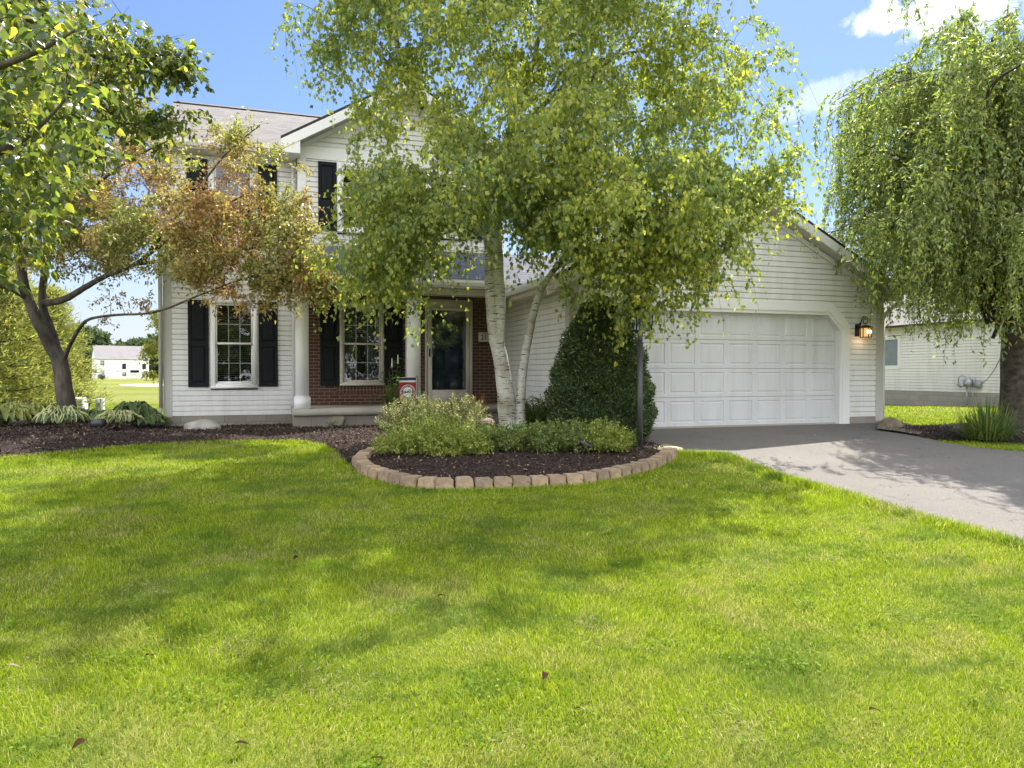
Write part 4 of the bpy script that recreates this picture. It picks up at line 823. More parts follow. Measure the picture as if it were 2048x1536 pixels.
nc=ell([(B3(-60,200,4.4),(.55,.7,.75),3),(B3(80,130,4.3),(.32,.5,.42),1.2),(B3(-40,420,4.8),(.35,.5,.5),1.2),(B3(60,330,5.5),(.5,.7,.5),1.1)],120)
nc2=ell([(B3(120,150,6.9),(.9,.9,.8),2.0),(B3(260,110,7.2),(.42,.6,.34),.9),(B3(200,280,7.6),(.65,.7,.32),1.0),(B3(50,400,7.2),(.5,.7,.7),.8),(B3(-50,100,6.5),(.9,1,1.2),1.7),(B3(350,120,7.3),(.16,.3,.14),.22),(B3(330,240,7.8),(.25,.4,.2),.35),(B3(100,-200,7.0),(1.3,1.3,.8),1.2)],380)
nc2=gaps(nc2,1.6,-.3); ncl=np.concatenate([nc,nc2])
def near_crown(cl,nsub,nleaf,Lr,Wr):
    n=len(cl)*nsub*nleaf; C=np.repeat(cl,nsub*nleaf,axis=0); d=np.repeat(rnd_unit(len(cl)*nsub)*[1,1,.7],nleaf,axis=0); t=rng.uniform(.1,1,(n,1)); P=C+d*t*.28+rng.normal(0,.015,(n,3))-np.array([0,0,.08])*t*t
    return bigleaves(P,d*.6+rng.normal(0,.5,(n,3))+np.array([0,0,-.45]),rnd_unit(n)*.7+np.array([0,0,.8]),rng.uniform(*Lr,n),rng.uniform(*Wr,n),rng.uniform(.1,.45,n))
PT_=tree('pear_tree','bright green broad leaved tree reaching in from the left edge, nearest the camera',pl_l,ncl,
  [dict(nsub=3,Ls=(.15,.3),droop=(0,.4),nleaf=1,leafL=(.04,.05),leafW=(.02,.03),axisfn=ax_free)],'nearleaf','bark_grey',lift=.08)
V1,F1=near_crown(nc,4,6,(.06,.09),(.036,.054)); V2,F2=near_crown(nc2,5,8,(.055,.085),(.032,.05))
V,F=cat([(V1,F1),(V2,F2)]); mesh_np('leaves',V,F,M['nearleaf'],PT_)
# weeping cherry right -----------------------------------------------------------
wd=12.9; wb=B3(2046,868,wd)
wl=[([B3(2042,872,wd),B3(2040,850,wd),B3(2036,800,wd),B3(2038,720,wd),B3(2040,660,wd),B3(2036,600,wd),B3(2010,520,wd),B3(1975,430,wd),B3(1950,330,wd),B3(1930,200,wd),B3(1890,100,wd)],[.46,.34,.28,.27,.26,.22,.15,.10,.075,.045,.02]),
 ([B3(2030,610,wd),B3(1970,540,wd+.2),B3(1915,470,wd+.2),B3(1860,390,wd+.1),B3(1800,320,wd),B3(1730,290,wd-.1)],[.11,.075,.055,.04,.024,.010]),
 ([B3(2040,620,wd),B3(2080,500,wd),B3(2120,350,wd),B3(2140,200,wd),B3(2150,50,wd)],[.16,.12,.08,.05,.02]),
 ([B3(2020,560,wd),B3(1940,470,wd+.6),B3(1860,380,wd+.9),B3(1780,350,wd+1.1)],[.09,.06,.04,.015]),
 ([B3(1980,430,wd),B3(1960,300,wd-1.2),B3(1980,180,wd-2),B3(2040,130,wd-2.6)],[.07,.05,.03,.012]),
 ([B3(2080,480,wd),B3(2200,380,wd-.8),B3(2320,300,wd-1.2)],[.09,.06,.02])]
# arching shoots: start points on a dome, then hanging strands
ns_=6200
az=rng.uniform(0,2*np.pi,ns_); rr=np.sqrt(rng.uniform(0.0,1,ns_)); cen=np.array(tuple(B3(1990,205,wd))); 
nb=175; ba=rng.uniform(0,2*np.pi,nb); bl=rng.uniform(1.0,3.7,nb); bz0=rng.uniform(-3.9,.8,nb)+.35*np.clip(np.cos(ba),0,1); bz0[bl>2.6]-=.5; tops=[]; BL=[]
for k in range(nb):
    tq=np.linspace(0,1,8); hx=cen[0]+math.cos(ba[k])*bl[k]*tq; hy=cen[1]+math.sin(ba[k])*bl[k]*.9*tq; hz=cen[2]+bz0[k]*(1-.3*tq)+.75*np.sin(np.pi*.72*tq)*min(1.2,bl[k]*.45)-.55*tq**2.5
    Pb=np.stack([hx,hy,hz],1)+rng.normal(0,.05,(8,3)); BL.append(Pb); m_=int(11+14*bl[k]); u=rng.uniform(.12,1,m_)**.75*7; i0=np.minimum(u.astype(int),6); fr=(u-i0)[:,None]
    tops.append(Pb[i0]*(1-fr)+Pb[i0+1]*fr+rng.normal(0,.085,(m_,3)))
top=np.concatenate(tops)
extra_s=np.array([B3(px,py,d) for px,py,d in [(1822,-30,12.4),(1826,-40,12.4),(1830,-30,12.5),(1818,-20,12.4),(1834,-20,12.4),(1826,20,12.4),(1828,0,12.3),(1865,0,12.5),(1610,230,11.9),(1640,210,11.9),(1660,190,11.9),(1625,250,11.8)]])
S0=np.concatenate([top,extra_s]); n=len(S0); out=(S0-cen); out[:,2]=0; out/=np.maximum(.2,np.linalg.norm(out,axis=1,keepdims=True))
Ls_=np.clip(rng.normal(.85,.5,n),.2,2.1); Ls_[-12:]=rng.uniform(.6,.9,12)
_q=S0-np.array([0,0,CH]); _z=_q@np.array(tuple(Fv)); _px=1024+FP*(_q@np.array(tuple(Rv)))/_z
zmin=CH+(745-np.interp(_px,[1560,1620,1700,1760,1790,1830,1900,2048,2200],[330,430,500,555,640,700,690,700,690])-rng.normal(0,38,n))*_z/FP
Ls_=np.minimum(Ls_,S0[:,2]-zmin); _k=Ls_>.22; _k[-12:]=True; S0,swing_o,Ls_=S0[_k],out[_k],np.maximum(Ls_[_k],.5*(~_k[_k])); out=swing_o; n=len(S0)
K=9; t=np.linspace(0,1,K)[None,:,None]; swing=out*rng.uniform(.0,.42,(n,1))+rng.normal(0,.13,(n,3))*[1,1,0]; kink=rng.normal(0,.035,(n,3))*[1,1,.3]
def strand(t): return S0[:,None]+kink[:,None]*np.sin(2.5*np.pi*t)+swing[:,None]*(1-(1-t)**2)*Ls_[:,None,None]+np.array([0,0,-1.])*(Ls_[:,None,None]*(t*t*.45+t*.55-.10*np.sin(np.pi*t)))
SP=strand(t); SR=np.linspace(.0035,.0014,K)[None].repeat(n,0)
npl=46; tt=rng.uniform(.02,1,(n,npl,1)); LP=strand(tt).reshape(-1,3); tn=(strand(tt+.02)-strand(tt)).reshape(-1,3); tn/=np.linalg.norm(tn,axis=1,keepdims=True)
keep=rng.uniform(size=len(LP))<np.repeat(np.clip(Ls_/1.15,.25,1),npl); LP,tn=LP[keep],tn[keep]; m_=len(LP)
ax=tn*.8+rng.normal(0,.5,(m_,3)); LV=leaves(LP+rng.normal(0,.012,(m_,3)),ax,rnd_unit(m_),rng.uniform(.065,.105,m_),rng.uniform(.024,.038,m_),.2,.12)
WC=tree('weeping_cherry','weeping cherry with long hanging strands of dark green leaves right of the driveway',wl,S0[rng.choice(n-12,520,replace=False)],
  [dict(nsub=1,Ls=(.1,.2),droop=(0,.5),nleaf=2,leafL=(.05,.08),leafW=(.02,.03),axisfn=ax_weep)],'cherryleaf','bark_cherry',lift=.35,extra=[LV])
V,F=cat([tubes(SP,SR,3),tubes(np.array(BL),np.linspace(.035,.008,8)[None].repeat(nb,0),6)]); mesh_np('hanging_shoots',V,F,M['bark_twig'],WC)
# yew cone ---------------------------------------------------------------------------
yb=dG(1200,11.15,.03); YW=empty('yew_shrub',tuple(yb),'dark green clipped yew cone between the birch and the garage door','shrub')
def cone_r(h): return np.interp(h,[0,.08,.35,.8,1.3,1.75,2.05,2.2],[.68,.74,.79,.75,.63,.45,.25,.05])
n=120000; h=rng.uniform(.02,1,n)**.8*2.2; h=rng.choice(np.concatenate([rng.uniform(.02,2.2,n)]),n); a=rng.uniform(0,2*np.pi,n); R0=cone_r(h)
keep=rng.uniform(size=n)<R0/.87; h,a,R0=h[keep],a[keep],R0[keep]; n=len(h)
lump=1+.05*np.sin(a*7+h*9)+.05*np.sin(a*3-h*13+1)+.03*np.sin(a*17+h*31); depth=rng.uniform(0,1,n)**1.7*.36; rr=np.maximum(.02,R0*lump-depth)
P=np.stack([yb.x+rr*np.cos(a),yb.y+rr*np.sin(a),yb.z+h],1); outd=np.stack([np.cos(a),np.sin(a),np.full(n,.45)],1)
V,F=leaves(P,outd*.8+rnd_unit(n)*.75,rnd_unit(n),rng.uniform(.035,.07,n),rng.uniform(.012,.022,n),.15); mesh_np('foliage',V,F,M['yew'],YW)
m=MB()
for k in range(46):
    a=random.uniform(0,6.28); h=random.uniform(.1,1.75); r=float(cone_r(h+.25))*.86; m.tube([(yb.x+.05*math.cos(a),yb.y+.05*math.sin(a),yb.z+h*.55),(yb.x+r*.6*math.cos(a),yb.y+r*.6*math.sin(a),yb.z+h*.85),(yb.x+r*math.cos(a),yb.y+r*math.sin(a),yb.z+h+.1)],[.018,.012,.005],5)
m.tube([(yb.x,yb.y,yb.z-.1),(yb.x,yb.y,yb.z+1.0),(yb.x,yb.y,yb.z+2.0)],[.06,.05,.012],8); m.build('stems',M['bark_grey'],YW)
# shrubs of the island bed --------------------------------------------------------------
def bush(name,label,cat_,c,rx,ry,hh,n,Lr,Wr,mat,group=None,stems=26,flat=1.0,up=.5,core=0.0):
    c=Vector(c); o=empty(name,tuple(c),label,cat_,group)
    k=max(10,int(n/26)); q=rnd_unit(k); q[:,2]=np.abs(q[:,2]); rad_=rng.uniform(core,1,(k,1))**.6; q=q*rad_; tips=np.array(c)+q*[rx,ry,hh]; 
    a=np.repeat(tips,26,axis=0); d=np.repeat(q*[rx,ry,hh]+np.array([0,0,up*hh]),26,axis=0); d/=np.maximum(.01,np.linalg.norm(d,axis=1,keepdims=True)); t=rng.uniform(-.5,.6,(len(a),1)); P=a+d*t*min(.16,hh*.4)+rng.normal(0,.018,(len(a),3)); 
    P[:,2]=np.maximum(P[:,2],c.z+.01)
    V,F=leaves(P,d*.5+rnd_unit(len(a))*.8,rnd_unit(len(a))*.7+np.array([0,0,.6]),rng.uniform(*Lr,len(a)),rng.uniform(*Wr,len(a)),.2); mesh_np('foliage',V,F,M[mat],o)
    s=tips[:stems*3:3] if len(tips)>stems*3 else tips[:stems]; b0=np.array(c)+rng.normal(0,.05,(len(s),3))*[1,1,0]; T=np.linspace(0,1,4)[None,:,None]; Pl=b0[:,None]*(1-T)+s[:,None]*T; Pl[:,1:3,2]+=.03
    V,F=tubes(Pl,np.linspace(.004,.0015,4)[None].repeat(len(s),0),4); mesh_np('stems',V,F,M['bark_twig'],o); return o
def bed(px,dep,off=0): 
    p=dG(px,dep); return (p.x,p.y,float(bedz(np.array([[p.x,p.y]]))[0])+off)
spl=[(835,9.05,.52,.42,.40,'spirealight','yellow green spirea at the left end of the island bed, nearest the lawn'),
 (915,8.95,.42,.36,.30,'spirealight','yellow green spirea with a low front, second in the row from the left end'),
 (890,9.8,.50,.42,.42,'spirealight','yellow green spirea just in front of the pale variegated shrub'),
 (990,9.35,.44,.38,.36,'spirea','dull green spirea directly before the left birch trunk'),
 (1065,9.35,.46,.40,.40,'spirea','dull green spirea to the right of the birch trunks'),
 (1135,9.35,.42,.38,.36,'spirea','dull green spirea in front of the left side of the yew cone'),
 (1200,9.45,.42,.36,.33,'spirealight','yellow green spirea between the spotlight and the lamp post')]
for px,dp,rx,ry,hh,mt,lb in spl: bush('spirea_shrub',lb,'shrub',bed(px,dp),rx,ry,hh*random.uniform(.7,1.0),8000,(.024,.048),(.015,.028),mt,'low spirea shrubs of the island bed')
bush('variegated_shrub','cream variegated euonymus shrub in front of the porch post','shrub',bed(835,11.5),.62,.45,.50,10000,(.025,.045),(.016,.028),'varieg','pale variegated shrubs before the porch')
bush('variegated_shrub','cream variegated euonymus shrub in front of the storm door','shrub',bed(915,11.7),.52,.45,.46,9000,(.025,.045),(.016,.028),'varieg','pale variegated shrubs before the porch')
bush('green_shrub','leafy mid green plant filling the gap between birch and yew','shrub',bed(1075,12.0),.42,.5,.42,5200,(.03,.06),(.018,.03),'perennial')
bush('flower_clump','faded pink flower clump at the left foot of the birch','flowers',bed(955,11.0),.26,.2,.28,1500,(.02,.035),(.014,.024),'pinkflower' if False else 'varieg',stems=10)
bush('small_weed','small leafy green plant beside the foot of the lamp post','plant',bed(1262,10.0),.14,.12,.20,900,(.02,.035),(.014,.02),'perennial',stems=8)
# tall perennial with white spikes
pb=Vector(bed(790,12.3)); TP_=empty('tall_perennial',tuple(pb),'tall leafy perennial with two white flower spikes beside the garden flag','plant'); LVs=[];m=MB();mf=MB()
for k in range(16):
    a=random.uniform(0,6.28); sp=random.uniform(.05,.34); hh=random.uniform(.55,.98); 
    if k<2: hh=1.16+.06*k; tip=pb+Vector((-.05+.1*k,0,hh))
    else: tip=pb+Vector((sp*math.cos(a)-.08,sp*math.sin(a),hh))
    pts=[pb+Vector((0,0,-.02)),pb+(tip-pb)*.5+Vector((0,0,.06)),tip]; m.tube(pts,[.006,.005,.003],5)
    if k<2: mf.tube([tip-Vector((0,0,.16)),tip-Vector((0,0,.1)),tip],[.018,.012,.004],7)
    n=34; t=rng.uniform(.12,.95,n)[:,None]; base=np.array(pb); P=base+(np.array(tip)-base)*t; aa=rng.uniform(0,6.28,n); ax=np.stack([np.cos(aa),np.sin(aa),rng.uniform(-.2,.5,n)],1)
    LVs.append(leaves(P,ax,np.tile([0,0,1.],(n,1))+rnd_unit(n)*.3,rng.uniform(.05,.10,n),rng.uniform(.02,.035,n),.15,.2))
m.build('stems',M['perennial'],TP_); mf.build('flower_spike',M['whiteflower'],TP_,smooth=True); V,F=cat(LVs); mesh_np('leaves',V,F,M['perennial'],TP_)
def blades(c,n,Lr,wd,spread,upb=1.0,droop=.5,K=6,r0=.1):
    c=np.array(tuple(c)); a=rng.uniform(0,2*np.pi,n); L=rng.uniform(*Lr,n); lean=rng.uniform(.1,1,n)*spread; t=np.linspace(0,1,K)
    b=c+np.stack([np.cos(a),np.sin(a),0*a],1)*rng.uniform(0,r0,(n,1)); d=np.stack([np.cos(a)*lean,np.sin(a)*lean,np.full(n,upb)],1); d/=np.linalg.norm(d,axis=1,keepdims=True)
    P=b[:,None]+d[:,None]*(L[:,None]*t)[...,None]; P[:,:,2]-=(droop*L*lean)[:,None]*t**2*1.0
    ctr=P[:,:,2]; P[:,:,2]=np.maximum(ctr,c[2]+.01); side=np.stack([-np.sin(a),np.cos(a),0*a],1); wv=wd*np.array([.6,1,1,.85,.5,.05])[:K]
    V=np.stack([P-side[:,None]*wv[None,:,None]*.5,P+side[:,None]*wv[None,:,None]*.5],2).reshape(-1,3); i=np.arange(n*K*2).reshape(n,K,2)
    F=np.stack([i[:,:-1,0],i[:,:-1,1],i[:,1:,1],i[:,1:,0]],-1).reshape(-1,4); return V,F
def oneplant(name,label,cat_,c,parts,mat,group=None):
    V,F=parts; o=mesh_np(name,V,F,M[mat],origin=tuple(c)); return tag(o,label,cat_,group)
c=Vector(bed(960,12.6)); V,F=blades(c,60,(.4,.66),.008,.35,droop=.3); oneplant('dry_grass_tuft','thin rust coloured dead stems below the address plaque','plant',c,(V,F),'dry')
for px,dp,lb,nn in ((860,10.9,'arching green grass tuft in front of the variegated shrub',120),(1225,10.3,'upright green grass tuft in front of the yew',90)):
    c=Vector(bed(px,dp)); oneplant('grass_tuft',lb,'plant',c,blades(c,nn,(.3,.52),.012,.8,droop=.7),'blade','grass tufts in the island bed')
c=Vector(tuple(dG(1975,11.6,.05))); oneplant('daylily_clump','clump of long arching daylily leaves at the foot of the weeping cherry','plant',c,blades(c,620,(.45,.85),.016,1.0,droop=.65,r0=.35),'blade')
# hostas ---------------------------------------------------------------------------------
def hostamat(name,a,b_,edge,ew):
    m,n,l,b=newmat(name); out=n['Material Output']; u=n.new('ShaderNodeUVMap'); sp=n.new('ShaderNodeSeparateXYZ'); l.new(u.outputs[0],sp.inputs[0])
    ge=n.new('ShaderNodeNewGeometry'); body=ramp(n,l,ge.outputs['Random Per Island'],[(0,a),(1,b_)])
    wv=n.new('ShaderNodeMath'); wv.operation='MULTIPLY_ADD'; l.new(noise(n,l,14,2),wv.inputs[0]); wv.inputs[1].default_value=.35; l.new(sp.outputs[0],wv.inputs[2])
    gt=ramp(n,l,wv.outputs[0],[(ew,(0,0,0)),(ew+.06,(1,1,1))]); col=mixc(n,l,gt,body,edge); l.new(col,b.inputs['Base Color']); b.inputs['Roughness'].default_value=.42
    wvt=n.new('ShaderNodeMath'); wvt.operation='MULTIPLY'; wvt.inputs[1].default_value=34; l.new(sp.outputs[0],wvt.inputs[0]); sn=n.new('ShaderNodeMath'); sn.operation='SINE'; l.new(wvt.outputs[0],sn.inputs[0]); bump(n,l,b,sn.outputs[0],.35,.004)
    tl=n.new('ShaderNodeBsdfTranslucent'); l.new(mixc(n,l,1,col,(1.8,1.9,1),'MULTIPLY'),tl.inputs[0]); mx=n.new('ShaderNodeMixShader'); mx.inputs[0].default_value=.35; l.new(b.outputs[0],mx.inputs[1]); l.new(tl.outputs[0],mx.inputs[2]); l.new(mx.outputs[0],out.inputs[0]); return m
M['hosta_v']=hostamat('cream_edged_hosta_leaf',(.07,.115,.04),(.11,.16,.06),(.50,.50,.27),.78)
M['hosta_g']=hostamat('green_hosta_leaf',(.07,.12,.045),(.13,.19,.065),(.2,.26,.1),.95)
M['hosta_y']=hostamat('yellow_hosta_leaf',(.14,.18,.04),(.24,.27,.06),(.33,.34,.10),.85)
def hosta(c,r,hgt,n,mat,label):
    K=7; a=rng.uniform(0,2*np.pi,n); tier=rng.uniform(0,1,n); ln=r*(.55+.45*tier); t=np.linspace(0,1,K); e0=np.interp(tier,[0,1],[1.0,.6])*hgt
    X=np.array([.05,.3,.5,.66,.80,.92,1.0]); 
    Zp=np.stack([e0*np.interp(x,[0,.45,.75,1],[.05,.95,.9,.42]) for x in X],1); Rr=ln[:,None]*X[None]
    P=np.stack([c[0]+Rr*np.cos(a)[:,None],c[1]+Rr*np.sin(a)[:,None],c[2]+Zp],-1)+rng.normal(0,.004,(n,K,3)); side=np.stack([-np.sin(a),np.cos(a),0*a],1)
    W=(rng.uniform(.5,.75,n)*r*.40)[:,None]*np.array([.04,.05,.72,1.0,.9,.5,.03])[None]; cols=[-1,-.6,0,.6,1]; uvx=[1,.6,0,.6,1]; rows=[]
    for cx in cols: q=P+side[:,None]*(W*cx*.5)[...,None]; q[:,:,2]+=np.abs(cx)*W*.30+(abs(cx)>.9)*rng.normal(0,.006,(n,K)); rows.append(q)
    V=np.stack(rows,2); i=np.arange(n*K*5).reshape(n,K,5); F=np.stack([i[:,:-1,:-1],i[:,:-1,1:],i[:,1:,1:],i[:,1:,:-1]],-1).reshape(-1,4)
    uv=np.stack([np.broadcast_to(np.array(uvx,float),(n,K,5)),np.broadcast_to(X[None,:,None],(n,K,5))],-1).reshape(-1,2)
    o=mesh_np('hosta',V.reshape(-1,3),F,M[mat],uv=uv,smooth=True,origin=tuple(c)); return tag(o,label,'plant','hostas under the crab apple')
for px,dp,r,hh,nn,mt,lb in [
 (10,12.4,.62,.42,70,'hosta_y','yellow green hosta at the far left edge of the bed'),(62,12.9,.55,.42,64,'hosta_y','yellow green hosta, second from the left edge of the bed'),
 (-60,12.0,.6,.42,60,'hosta_g','green hosta partly cut off by the left edge of the photo'),
 (98,13.3,.42,.30,56,'hosta_v','cream edged hosta just left of the crab apple trunk'),(122,11.7,.46,.36,72,'hosta_v','cream edged hosta standing in front of the crab apple trunk'),
 (172,14.0,.40,.26,60,'hosta_g','green hosta just right of the crab apple trunk'),(236,12.2,.44,.27,72,'hosta_v','low cream edged hosta nearest the lawn, right of the spotlight'),
 (226,13.6,.42,.26,66,'hosta_g','green hosta behind the low cream edged one'),(266,13.9,.50,.41,74,'hosta_g','tallest green hosta, midway between the tree and the house corner'),
 (300,13.9,.42,.30,60,'hosta_g','green hosta nearest the corner of the house')]: hosta(bed(px,dp),r,hh,nn,mt,lb)
# rocks ------------------------------------------------------------------------------------
def rock(name,label,c,size,mat,seed,rz=0,tilt=0,flat=0,group=None,sub=4,amp=.22):
    bm=bmesh.new(); bmesh.ops.create_icosphere(bm,subdivisions=sub,radius=1); from mathutils import noise as nz
    for v in bm.verts:
        p=v.co.copy(); k=1+amp*nz.noise(p*1.1+Vector((seed,0,0)))+amp*.45*nz.noise(p*2.7+Vector((0,seed,0)))+.04*nz.noise(p*7+Vector((seed,seed,0))); q=p*k
        if flat: q=Vector([math.copysign(abs(a)**flat,a) for a in q])
        v.co=Vector((q.x*size[0],q.y*size[1],q.z*size[2]))
    for f in bm.faces: f.smooth=True
    me=bpy.data.meshes.new(name); bm.to_mesh(me); bm.free(); me.materials.append(M[mat]); o=bpy.data.objects.new(name,me); sc.collection.objects.link(o); o.location=c; o.rotation_euler=(tilt,0,rz); return tag(o,label,'rock',group)
c=bed(405,12.9); rock('boulder','smooth pale grey boulder in the mulch before the left window',(c[0],c[1],c[2]+.04),(.31,.24,.15),'boulder',3.1)
c=bed(970,11.5); rock('boulder','tan rock at the left foot of the birch trunks',(c[0],c[1],c[2]+.06),(.20,.17,.10),'rockbrown',5.2)
c=dG(1780,13.2); rock('boulder','brown rock at the downspout on the right corner of the garage',(c.x,c.y,c.z+.05),(.20,.2,.16),'rockbrown',8.2)
c=D(667,838,13.35); o=rock('stone_slab','mossy broken stone slab leaning against the porch foundation',tuple(c),(.21,.07,.12),'moss',2.2,rz=-.25,flat=.45,amp=.12); o.rotation_euler=(-.35,.22,-.3)
# edging stones --------------------------------------------------------------------------------
def stone_mesh(seed):
    rs=np.random.default_rng(seed); bm=bmesh.new(); bmesh.ops.create_cube(bm,size=1)
    for v in bm.verts:
        x,y,z=v.co; v.co=Vector((x*(.186 if y<0 else .152),y*.185,z*.135+.0675))
        if z>0 and y<0: v.co.y+=.022
    bmesh.ops.subdivide_edges(bm,edges=bm.edges[:],cuts=5,use_grid_fill=True); from mathutils import noise as nz
    bmesh.ops.bevel(bm,geom=[e for e in bm.edges if len(e.link_faces)==2 and e.calc_face_angle(0)>.6],offset=.009,segments=2,affect='EDGES')
    for v in bm.verts:
        k=.0065 if v.co.y<-.04 else .003; p=v.co*22+Vector((seed*3.1,0,0)); v.co+=Vector((nz.noise(p),nz.noise(p+Vector((9,0,0))),nz.noise(p+Vector((0,9,0)))))*k*1.6
    me=bpy.data.meshes.new('edging_block'); bm.to_mesh(me); bm.free(); me.materials.append(M['edgestone']); return me
SM=[stone_mesh(i) for i in range(5)]
apts=np.array([tuple(a) for a in ARC]); seg=np.r_[0,np.cumsum(np.hypot(*np.diff(apts,axis=0).T))]; nS=int(seg[-1]/.197)
ordn=['first','second','third','fourth','fifth','sixth','seventh','eighth','ninth','tenth','eleventh','twelfth','thirteenth','fourteenth','fifteenth','sixteenth','seventeenth','eighteenth','nineteenth','twentieth','twenty-first','twenty-second','twenty-third','twenty-fourth','twenty-fifth','twenty-sixth','twenty-seventh','twenty-eighth','twenty-ninth','thirtieth','thirty-first','thirty-second','thirty-third','thirty-fourth','thirty-fifth','thirty-sixth','thirty-seventh','thirty-eighth']
cbed=Vector(bed(1000,9.6)[:2])
for k in range(nS):
    s=(k+.5)*seg[-1]/nS; p=np.array([np.interp(s,seg,apts[:,0]),np.interp(s,seg,apts[:,1])]); q=np.array([np.interp(s+.1,seg,apts[:,0]),np.interp(s+.1,seg,apts[:,1])]); p0=np.array([np.interp(s-.1,seg,apts[:,0]),np.interp(s-.1,seg,apts[:,1])])
    t=Vector(q-p0).normalized(); nrm=Vector((-t.y,t.x)); 
    if nrm.dot(cbed-Vector(p))<0: nrm=-nrm
    c=Vector(p)+nrm*.09; o=bpy.data.objects.new('edging_block',SM[random.randrange(5)]); sc.collection.objects.link(o); ang=math.atan2(nrm.y,nrm.x)-math.pi/2
    o.location=(c.x,c.y,float(g(c.y))-.012+random.uniform(-.006,.006)); o.rotation_euler=(random.uniform(-.02,.03),random.uniform(-.02,.02),ang+random.uniform(-.02,.02)); o.scale=(1,1,random.uniform(.96,1.04))
    tag(o,f'tan concrete edging block in the curved bed border, {ordn[min(k,37)]} from its left end','paving block','edging blocks of the island bed')
def flag(name,label,pts,z,th,mat,group=None):
    m=MB(); P=[Vector((*G(*p)[:2],0)) for p in pts]; zz=z if z is not None else float(g(sum(p.y for p in P)/len(P)))+.05
    T=[Vector((p.x,p.y,zz)) for p in P]; Bq=[t-Vector((0,0,th)) for t in T]; m.poly(T); m.poly(Bq[::-1])
    for i in range(len(T)): j=(i+1)%len(T); m.quad(T[i],T[j],Bq[j],Bq[i])
    return tag(m.build(name,M[mat],bevel=.006),label,'paving stone',group)
flag('flagstone','long tan flagstone between the lamp post and the driveway',[(1282,900),(1300,889),(1335,893),(1366,905),(1340,910),(1300,905)],None,.06,'pave')
# lamp post ---------------------------------------------------------------------------------------
lb=Vector(bed(1280,10.05)); LPt=empty('lamp_post',tuple(lb),'black metal lamp post with a square lantern between the yew and the driveway','lamp post')
x,y=lb.x,lb.y; zt_=1+(768-664)/1450*10.1-.0+.0; zt_=D(1279,663,10.05).z
m=MB(); m.tube([(x,y,lb.z-.15),(x,y,zt_-.16)],.042,20); m.tube([(x,y,zt_-.16),(x,y,zt_-.02)],[.036,.036],20); m.tube([(x,y,zt_-.17),(x,y,zt_-.15)],[.047,.044],20); m.build('post',M['dkgrey'],LPt)
m=MB(); q=.12; t=.0085
m.box(x-q,y-q,zt_-.0,x+q,y+q,zt_+.018); m.box(x-.05,y-.05,zt_-.03,x+.05,y+.05,zt_)
qt=.14
for sx in(-1,1):
    for sy in(-1,1): m.tube([(x+sx*(q-.008),y+sy*(q-.008),zt_+.018),(x+sx*(qt-.008),y+sy*(qt-.008),zt_+.30)],t,6)
for sx,sy in((0,-1),(0,1),(1,0),(-1,0)):
    for k in(-.33,0,.33):
        bx=x+(sx*(q-.008) if sx else k*q*1.6); by=y+(sy*(q-.008) if sy else k*q*1.6); tx=x+(sx*(qt-.008) if sx else k*qt*1.6); ty=y+(sy*(qt-.008) if sy else k*qt*1.6); m.tube([(bx,by,zt_+.018),(tx,ty,zt_+.30)],.0035,5)
m.box(x-qt-.005,y-qt-.005,zt_+.298,x+qt+.005,y+qt+.005,zt_+.312); m.build('lantern_cage',M['black'],LPt)
m=MB(); P=[(x-qt-.012,y-qt-.012,zt_+.31),(x+qt+.012,y-qt-.012,zt_+.31),(x+qt+.012,y+qt+.012,zt_+.31),(x-qt-.012,y+qt+.012,zt_+.31)]; T=[(x-.04,y-.04,zt_+.42),(x+.04,y-.04,zt_+.42),(x+.04,y+.04,zt_+.42),(x-.04,y+.04,zt_+.42)]
for i in range(4): j=(i+1)%4; m.quad(P[i],P[j],T[j],T[i])
m.quad(*T); m.quad(*P[::-1]); m.tube([(x,y,zt_+.42),(x,y,zt_+.45),(x,y,zt_+.475),(x,y,zt_+.49)],[.018,.03,.022,.004],10); m.build('lantern_roof',M['black'],LPt)
m=MB(); qq=q-.02
for (a,b_) in (((-1,-1),(1,-1)),((1,-1),(1,1)),((1,1),(-1,1)),((-1,1),(-1,-1))): m.quad((x+a[0]*qq,y+a[1]*qq,zt_+.02),(x+b_[0]*qq,y+b_[1]*qq,zt_+.02),(x+b_[0]*(qq+.018),y+b_[1]*(qq+.018),zt_+.295),(x+a[0]*(qq+.018),y+a[1]*(qq+.018),zt_+.295))
m.build('lantern_glass',M['glass'],LPt,fix=False)
m=MB(); m.tube([(x,y,zt_+.018),(x,y,zt_+.12)],.012,10); m.tube([(x,y,zt_+.12),(x,y,zt_+.15),(x,y,zt_+.2)],[.01,.022,.005],12); m.build('candle_bulb',M['frost'],LPt)
# garden flag --------------------------------------------------------------------------------------
fb=Vector(bed(830,12.15)); FG=empty('garden_flag',tuple(fb),'small red garden flag with navy and white top stripes and a round emblem','flag')
a=D(797,757,12.1); b_=D(833,757,12.1); lo=D(815,803,12.1).z; fy=(a.y+b_.y)/2; fx0,fx1=a.x,b_.x; ft=a.z
m=MB(); m.tube([(fx1+.03,fy,fb.z-.05),(fx1+.03,fy,ft+.03),(fx1+.015,fy,ft+.045),(fx1-.0,fy,ft+.03),(fx1,fy,ft+.012),(fx0-.04,fy,ft+.012),(fx0-.06,fy,ft+.03),(fx0-.045,fy,ft+.045)],.005,7); m.build('flag_stand',M['black'],FG)
def cloth(x0,x1,z0,z1,yo,nx_=16):
    m=MB()
    for i in range(nx_):
        u0,u1=i/nx_,(i+1)/nx_; X0,X1=x0+(x1-x0)*u0,x0+(x1-x0)*u1; f=lambda X:fy+.006*math.sin(X*31)+yo; m.quad((X0,f(X0),z0),(X1,f(X1),z0),(X1,f(X1),z1),(X0,f(X0),z1))
    return m
